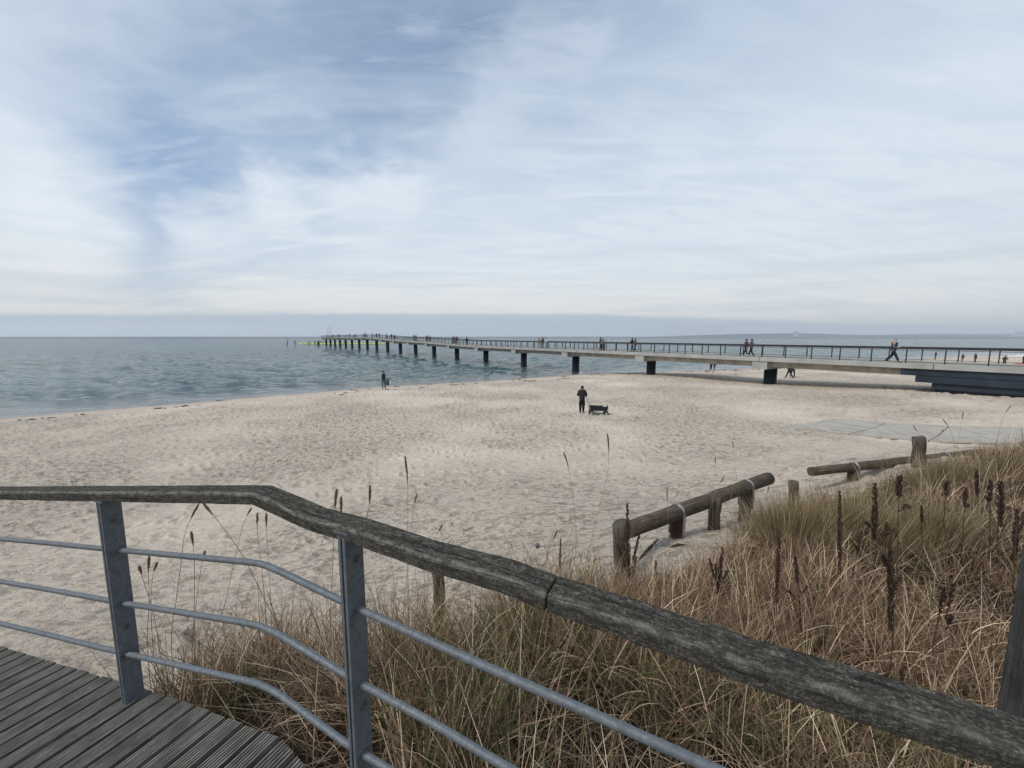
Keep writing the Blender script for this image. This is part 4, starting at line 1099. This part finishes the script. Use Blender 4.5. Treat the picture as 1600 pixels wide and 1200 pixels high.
# matted litter lying low between the tufts
nL = 26000
lx = np.concatenate([rng.uniform(-2.4, 3.5, nL//2), rng.uniform(1, 13, nL//2)]); ly = np.concatenate([rng.uniform(.8, 4.8, nL//2), rng.uniform(.8, 8.4, nL//2)])
ok = inside(lx, ly); lxy = np.stack([lx[ok], ly[ok]], -1); k_ = len(lxy)
parts.append(blades('l', lxy, height(lxy[:, 0], lxy[:, 1]), rng.uniform(.15, .5, k_), rng.uniform(.002, .0045, k_), rng.uniform(.9, 1.5, k_), rng.uniform(0, 6.28, k_), rng.normal(.1, .25, k_), PAL[rng.integers(0, len(PAL), k_)]*rng.uniform(.5, 1.0, (k_, 1)), z0=.03))
nU = 1500; ux = rng.uniform(-2.2, 10, nU*3); uy = rng.uniform(1.2, 8, nU*3); ok = inside(ux, uy); uxy = np.stack([ux[ok], uy[ok]], -1)[:nU]; k_ = len(uxy)
parts.append(blades('u', uxy, height(uxy[:, 0], uxy[:, 1]), rng.uniform(.5, .98, k_)*np.interp(uxy[:, 0], [0, 3], [1, .75]), rng.uniform(.002, .0042, k_), np.abs(rng.normal(.05, .16, k_)), rng.uniform(0, 6.28, k_), np.abs(rng.normal(.2, .35, k_)), PAL[rng.choice([0, 1, 4, 5], k_)]*rng.uniform(.8, 1.15, (k_, 1)), segs=7))
blades_mesh('dune_grass', parts, 'dry straw coloured dune grass covering the bank between boardwalk and beach')
# dark soil/litter skin under the grass
gx, gy = np.meshgrid(np.linspace(-3, 16, 240), np.linspace(-1, 9, 130)); i = np.arange(129)[:, None]*240+np.arange(239)[None]
Qs = np.stack([i, i+1, i+241, i+240], -1).reshape(-1, 4)
cxm = gx.ravel()[Qs].mean(1); cym = gy.ravel()[Qs].mean(1)
sel = inside(cxm+rng.normal(0, .06, len(cxm)), cym+.10+rng.normal(0, .06, len(cxm)))
zs = height(gx, gy)+.008+.03*vnoise(gx.ravel()+5, gy.ravel()+5, .25, 2).reshape(gx.shape)
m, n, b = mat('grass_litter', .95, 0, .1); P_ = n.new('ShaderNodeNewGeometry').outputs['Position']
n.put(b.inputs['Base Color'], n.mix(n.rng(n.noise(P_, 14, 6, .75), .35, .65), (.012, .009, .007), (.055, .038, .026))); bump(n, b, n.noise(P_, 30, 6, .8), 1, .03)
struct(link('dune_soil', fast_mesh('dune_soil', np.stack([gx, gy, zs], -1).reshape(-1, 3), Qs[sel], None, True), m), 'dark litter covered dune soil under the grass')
# big pale green tufts that stand out
def tuft(px, py, label, n_=900, ln_=.62, spread=.16, cols=None, seed=1):
    g = on_ground(px, py); r2 = np.random.default_rng(seed); a = r2.uniform(0, 6.28, n_); r_ = np.abs(r2.normal(0, spread, n_))
    xy = np.stack([g.x+r_*np.cos(a), g.y+r_*np.sin(a)], -1)
    cc = cols[r2.integers(0, len(cols), n_)]*r2.uniform(.8, 1.2, (n_, 1))
    o = blades_mesh('grass_tuft', [blades('t', xy, height(xy[:, 0], xy[:, 1]), r2.uniform(.5, 1.1, n_)*ln_, r2.uniform(.0025, .005, n_), r_/spread*.22+.03, a, np.abs(r2.normal(.3, .3, n_)), cc)], label, None)
    o['category'] = 'grass tuft'; o['group'] = 'large marram grass tufts'
YG = np.array([(.36,.28,.15), (.27,.21,.11), (.50,.40,.25), (.15,.14,.07), (.32,.235,.14), (.18,.125,.075), (.10,.07,.045)])
tuft(1235, 850, 'yellow green upright grass tuft beside the far end of the near log', 1500, .58, .24, YG, 1)
tuft(1195, 842, 'low green fringe of grass at the foot of the strapped log post', 700, .42, .17, YG, 2)
tuft(1330, 850, 'straw pale grass tuft left of the group of dark seed stalks', 1300, .62, .24, YG, 3)
tuft(1470, 760, 'bushy pale grass tuft on the crest just right of the tallest stake', 1300, .5, .26, YG, 4)
tuft(1560, 745, 'dense brown green grass tuft on the dune crest at the right edge', 1300, .5, .28, np.concatenate([PAL, GRN]), 5)
tuft(1450, 850, 'yellowish arching grass tuft among the dark seed stalks', 1100, .5, .2, YG, 6)
tuft(380, 1130, 'grass tuft with green blades beside the boardwalk edge', 500, .4, .12, GRN, 7)
# tall stalks with seed heads
M['stalk'] = plain('straw_stalk', (.26, .18, .11), .8, .2, 0, 20); M['seedh'] = plain('seed_head', (.24, .155, .095), .85, .3, 0, 60)
def stalk(pts_px, Y, head, label, r=.0018, hr_=.007):
    P = [atY(x, y, Y+.02*i) for i, (x, y) in enumerate(pts_px)]     # listed from tip to foot
    f0 = P[-1]; gz_ = h1(f0.x, f0.y); 
    if f0.z > gz_: P.append(Vector((f0.x+(P[-1].x-P[-2].x)*.3, f0.y, gz_-.02)))
    P = P[::-1]
    # smooth by Catmull-like resampling
    def cr(p0, p1, p2, p3, t): return ((p1*2)+(p2-p0)*t+(p0*2-p1*5+p2*4-p3)*t*t+(p1*3-p0-p2*3+p3)*t**3)*.5
    S = []
    for i in range(len(P)-1):
        a, b_, c, d = P[max(i-1, 0)], P[i], P[i+1], P[min(i+2, len(P)-1)]
        for k in range(6): S.append(cr(a, b_, c, d, k/6))
    S.append(P[-1]); Lt = sum((b_-a).length for a, b_ in zip(S[:-1], S[1:])); n_ = len(S)
    t = thing('grass_stalk', label, 'grass stalk', tuple(S[0]), 'tall seeding grass stalks')
    MB().tube(S, [r*(1.15-.6*i/n_) for i in range(n_)], 6).build('stem', M['stalk'], t)
    # seed head along the last part
    acc = 0; mb = MB(); i = n_-1
    hp_ = []
    while i > 0 and acc < head: hp_.append(S[i]); acc += (S[i]-S[i-1]).length; i -= 1
    hp_.append(S[i])
    tot = len(hp_)
    fine_ = []
    for a, b_ in zip(hp_[:-1], hp_[1:]):
        for k in range(5): fine_.append(a.lerp(b_, k/5))
    for j, q in enumerate(fine_):
        u_ = j/len(fine_); rr = hr_*(.35+1.0*math.sin(math.pi*min(1, u_*.9+.08)))
        for k in range(3):
            an = random.uniform(0, 6.28); d_ = Vector((math.cos(an), math.sin(an), 0))*rr*.45
            dirv = (fine_[max(j-2, 0)]-fine_[min(j+1, len(fine_)-1)]).normalized()
            mb.tube([q+d_*.3, q+d_+dirv*rr*.9, q+d_*1.2+dirv*rr*2.2], [rr*.15, rr*.38, rr*.06], 5, cap=False)
    mb.build('seed_head', M['seedh'], t)
ST = [
 ([(881,708),(888,730),(897,790),(900,850),(893,910)], 3.0, .14, 'tall thin stalk with brown tip left of the two rising past the wagon tracks'),
 ([(949,678),(951,700),(949,740),(935,800),(918,870),(908,920)], 3.0, .18, 'tallest grass stalk with long dark head, bending right above the near stake'),
 ([(633,714),(637,760),(637,850),(638,960)], 2.3, .19, 'straight single stalk with long seed head above the middle of the handrail'),
 ([(578,760),(577,790),(570,830),(560,920),(556,1010)], 1.9, .09, 'thick pale seed head just right of the centre post above the handrail'),
 ([(611,790),(590,787),(575,800),(562,850),(560,1000)], 1.95, .05, 'thin bent stalk arching right above the handrail near the centre post'),
 ([(526,766),(523,800),(520,880),(515,1010)], 1.75, .10, 'dark seed head directly left of the centre post, poking over the handrail'),
 ([(533,778),(533,820),(534,900),(530,1010)], 1.7, .08, 'shorter brown seed head close to the left side of the centre post'),
 ([(310,788),(290,830),(283,880),(275,940),(268,1010)], 1.95, .11, 'brown stalk leaning left from the handrail between left and centre posts'),
 ([(319,788),(345,820),(380,870),(410,930),(440,1000)], 1.95, .07, 'long stalk crossing diagonally from the handrail down to the right'),
 ([(299,832),(302,855),(304,900),(304,1010)], 2.0, .08, 'short plump seed head between left post and the bend of the handrail'),
 ([(233,870),(232,895),(233,940),(231,1020)], 2.0, .09, 'seed head nearest to the right of the left post'),
 ([(245,880),(238,905),(236,950),(240,1020)], 2.05, .06, 'slim seed head leaning right beside the plump one near the left post'),
 ([(218,886),(225,910),(240,960),(250,1020)], 1.95, .05, 'thin stalk leaning left beside the left post'),
 ([(320,862),(314,890),(308,930),(300,1020)], 2.1, .06, 'faint slim stalk behind the plump seed head'),
 ([(402,803),(403,840),(410,900),(420,1010)], 2.2, .09, 'left one of two upright stalks under the bend of the handrail'),
 ([(416,803),(417,840),(421,900),(426,1010)], 2.2, .08, 'right one of two upright stalks under the bend of the handrail'),
 ([(392,795),(382,815),(372,850),(350,950),(330,1020)], 2.3, .05, 'wispy stalk leaning right under the flat part of the handrail'),
 ([(651,774),(645,800),(641,850),(630,960)], 2.5, .06, 'short slim stalk right beside the straight single one'),
 ([(738,824),(715,834),(700,850),(690,900),(680,990)], 2.1, .06, 'flat drooping seed head bending right over the handrail'),
 ([(690,822),(682,838),(675,870),(660,980)], 2.2, .04, 'tiny stalk tip beside the drooping head over the handrail'),
 ([(1042,762),(1043,800),(1044,850),(1046,900)], 3.7, .12, 'thin stalk standing in front of the first strap of the log'),
 ([(1145,690),(1150,740),(1160,800),(1170,870)], 4.2, .05, 'very thin high stalk over the far end of the near log'),
 ([(1118,715),(1115,760),(1112,850)], 4.3, .05, 'very thin stalk behind the middle of the near log'),
 ([(1131,745),(1120,765),(1108,800),(1090,880)], 4.0, .07, 'short stalk leaning right over the near log'),
 ([(1201,760),(1195,790),(1180,830),(1160,880)], 4.6, .10, 'stalk leaning right under the far end of the near log'),
 ([(1473,655),(1485,672),(1492,700),(1495,740)], 5.8, .16, 'dark stalk curving left in front of the platform'),
 ([(1579,634),(1566,655),(1558,690),(1552,730)], 5.6, .12, 'tall stalk with forked tip at the right in front of the platform'),
 ([(1427,665),(1434,676),(1438,684),(1440,720)], 6.3, .12, 'stalk tip bending left just above the tallest stake'),
 ([(1474,671),(1464,690),(1458,720),(1455,750)], 5.9, .10, 'stalk leaning right behind the crest tuft'),
 ([(1505,644),(1502,665),(1497,690),(1490,740)], 5.7, .09, 'faint upright stalk between curved and forked stalks'),
 ([(930,872),(915,920),(905,960)], 2.6, .03, 'thin stem among grass just beyond the handrail joint'),
 ([(870,830),(862,850),(850,880),(842,930)], 2.7, .08, 'slim leaning seed head left of the first dark spike beyond the joint'),
]
for (p_, Y_, hd2, lb_) in ST: stalk(p_, Y_, hd2, lb_)
# round grey thistle-like head
g0 = atY(840, 853, 2.7); t = thing('round_seed_head', 'small round grey flower head on a thin stem above the handrail joint', 'dried flower', (g0.x, 2.7, h1(g0.x, 2.7)))
MB().tube([Vector((g0.x-.16, 2.72, h1(g0.x-.16, 2.72))), atY(820, 890, 2.7), g0], .0014, 5).build('stem', M['stalk'], t)
mb = MB().ball(g0, .017, 10, 7)
for k in range(60):
    d_ = Vector((random.gauss(0, 1), random.gauss(0, 1), random.gauss(0, 1))).normalized(); mb.tube([g0+d_*.012, g0+d_*.021], [.0022, .0006], 4, cap=False)
mb.build('flower_head', plain('grey_head', (.10, .10, .11), .9, .2), t)
# dark dried evening-primrose style stalks
M['dark_seed'] = plain('dark_seed_pods', (.052, .030, .023), .85, .5, 0, 90); M['dark_stem'] = plain('dark_dry_stem', (.07, .04, .028), .85, .3, 0, 30)
def pods(mb, a, b_, r, dens2=1.0):
    r = r*.80
    d_ = b_-a; Ln = d_.length; dn_ = d_.normalized(); n_ = int(Ln/.0065*dens2)
    for k in range(n_):
        u_ = k/n_; q = a+d_*u_; rr = r*(.55+.6*math.sin(math.pi*min(1, .12+u_*.85)))*random.uniform(.75, 1.2)
        for j in range(4):
            an = random.uniform(0, 6.28); e1 = dn_.orthogonal().normalized(); e2 = dn_.cross(e1)
            o_ = e1*math.cos(an)+e2*math.sin(an)
            s0 = q+o_*.002; s1 = q+o_*rr*.65+dn_*rr*.55; s2 = q+o_*rr*1.0+dn_*rr*1.25
            mb.tube([s0, s1, s2], [.0012, .0031*random.uniform(.6, 1.3), .0007], 5, cap=False)
def spike(tip, foot, Y, label, spl=.5, branches=(), r=.016):
    Y = on_ground(*foot).y*.93
    T_, F_ = atY(*tip, Y), atY(*foot, Y); gz_ = h1(F_.x, F_.y); F2 = Vector((F_.x, F_.y, min(F_.z, gz_)-.02)) if F_.z < gz_+.15 else F_
    if F_.z > gz_+.15: F2 = Vector((F_.x+(F_.x-T_.x)*.25, F_.y, gz_-.02))
    t = thing('dried_flower_stalk', label, 'dried plant', tuple(F2), 'dark dried seed stalks in the dune grass')
    mid = T_.lerp(F2, .5)+Vector((random.gauss(0, .022), random.gauss(0, .02), 0)); ax_ = [F2, mid, T_]
    st_ = MB().tube([F2, F2.lerp(mid, .5), mid, mid.lerp(T_, .5), T_], [.0045, .004, .0035, .0028, .0015], 6)
    mb = MB(); Sp = T_.lerp(F_, spl)
    pods(mb, T_.lerp(mid, min(1, spl)) if spl <= .5 else Sp, T_, r)
    for (bx2, by2, u_) in branches:
        q = T_.lerp(F_, u_); e = atY(bx2, by2, Y+random.uniform(-.06, .06)); st_.tube([q, q.lerp(e, .4)+Vector((0, 0, -.012)), e], [.0028, .0022, .0012], 5); m2 = MB(); pods(m2, q.lerp(e, .35), e, r*.75); m2.build('seed_spike', M['dark_seed'], t)
    for q_ in range(random.randint(3, 7)):      # thin dead side twigs and leaves low on the stem
        q = T_.lerp(F2, random.uniform(.3, .85)); an = random.uniform(0, 6.28); l_ = random.uniform(.05, .15)
        e = q+Vector((math.cos(an)*l_*.7, math.sin(an)*l_*.5, l_*random.uniform(.1, .8))); st_.tube([q, q.lerp(e, .5)+Vector((0, 0, -.008)), e], [.002, .0016, .0006], 4)
    st_.build('stem', M['dark_stem'], t); mb.build('seed_spike', M['dark_seed'], t)
SPK = [
 ((980, 787), (984, 935), 3.3, 'broad dark seed stalk with several spikes in front of the split stake', .9, [(1000, 832, .75), (1028, 842, .7), (965, 850, .8), (994, 870, .9)], .02),
 ((876, 841), (874, 905), 3.0, 'small single dark spike just beyond the handrail joint', .95, [], .014),
 ((1025, 876), (1024, 925), 3.0, 'short dark spike right of the broad branched one', .9, [], .012),
 ((1129, 856), (1120, 940), 3.1, 'forked dark seed stalk in the grass below the square stake', .85, [(1108, 872, .8), (1118, 880, .85), (1138, 890, .8)], .016),
 ((1217, 836), (1211, 1008), 2.9, 'slender dark stalk below the yellow green tuft', .62, [], .015),
 ((1242, 868), (1256, 1010), 2.7, 'loose branching brown stalk right of the slender one', .5, [(1228, 920, .5), (1262, 915, .45)], .013),
 ((1312, 767), (1312, 930), 3.7, 'thin dark spike at the left of the upper stalk group', .72, [], .015),
 ((1367, 755), (1366, 900), 3.7, 'thick dark spike with broad foot under the far log', .6, [(1390, 832, .55), (1352, 815, .5)], .024),
 ((1405, 744), (1400, 920), 3.8, 'thick dark club shaped spike next to the broad footed one', .3, [(1388, 825, .5), (1420, 790, .3)], .027),
 ((1391, 846), (1392, 1055), 2.35, 'nearest and largest dark seed stalk standing just above the handrail', .66, [(1402, 905, .45), (1378, 865, .25)], .019),
 ((1480, 752), (1492, 860), 3.9, 'dark spike with bare lower stem, fourth of the upper group', .35, [], .022),
 ((1509, 762), (1502, 860), 4.0, 'narrow dark spike leaning right in the upper group', .45, [(1515, 790, .3)], .018),
 ((1526, 735), (1528, 800), 4.6, 'high dark spike near the crest behind the others', .6, [], .022),
 ((1547, 750), (1549, 850), 4.1, 'dark spike with reddish stem right of the high one', .5, [(1540, 775, .4)], .02),
 ((1563, 752), (1563, 870), 4.0, 'heavy drooping dark spike near the right edge', .6, [(1568, 800, .4)], .027),
 ((1589, 795), (1584, 905), 3.2, 'tall dark spike directly left of the leaning timber post', .75, [(1600, 800, .5)], .02),
 ((1477, 918), (1478, 1080), 2.1, 'small curled dark stalk just behind the handrail at the right', .42, [(1490, 910, .3), (1487, 960, .4)], .015),
 ((1440, 790), (1443, 870), 3.6, 'small dim spike between the club shaped one and the bare stemmed one', .5, [], .014),
 ((1347, 830), (1340, 925), 3.3, 'low dark twig stalk left of the nearest large stalk', .5, [(1335, 850, .4)], .012),
 ((1385, 815), (1376, 890), 3.4, 'side twig stalk leaning between the two thick spikes', .5, [], .012),
]
for s_ in SPK: spike(*s_)
# long pale fallen blades
# ---------------------------------------------------------------- air
HZ = True
if HZ:
    mb = MB(); mb.box((500, 4000, 150), (26000, 0, 0), (0, 8500, 0), (0, 0, 157))
    me_o = mb.build('haze', None); me_o.data.materials.clear()
    m = bpy.data.materials.new('haze_air'); m.use_nodes = True; t_ = m.node_tree; t_.nodes.clear()
    o_ = t_.nodes.new('ShaderNodeOutputMaterial'); v_ = t_.nodes.new('ShaderNodeVolumePrincipled')
    v_.inputs['Density'].default_value = 1.1e-4; v_.inputs['Color'].default_value = (.86, .93, 1.0, 1); v_.inputs['Anisotropy'].default_value = .2
    t_.links.new(v_.outputs[0], o_.inputs['Volume']); me_o.data.materials.append(m)
    m.cycles.homogeneous_volume = True
    me_o['kind'] = 'stuff'; me_o['label'] = 'thin sea haze filling the air'; me_o['category'] = 'haze'
#@@/GRASS
#@@END
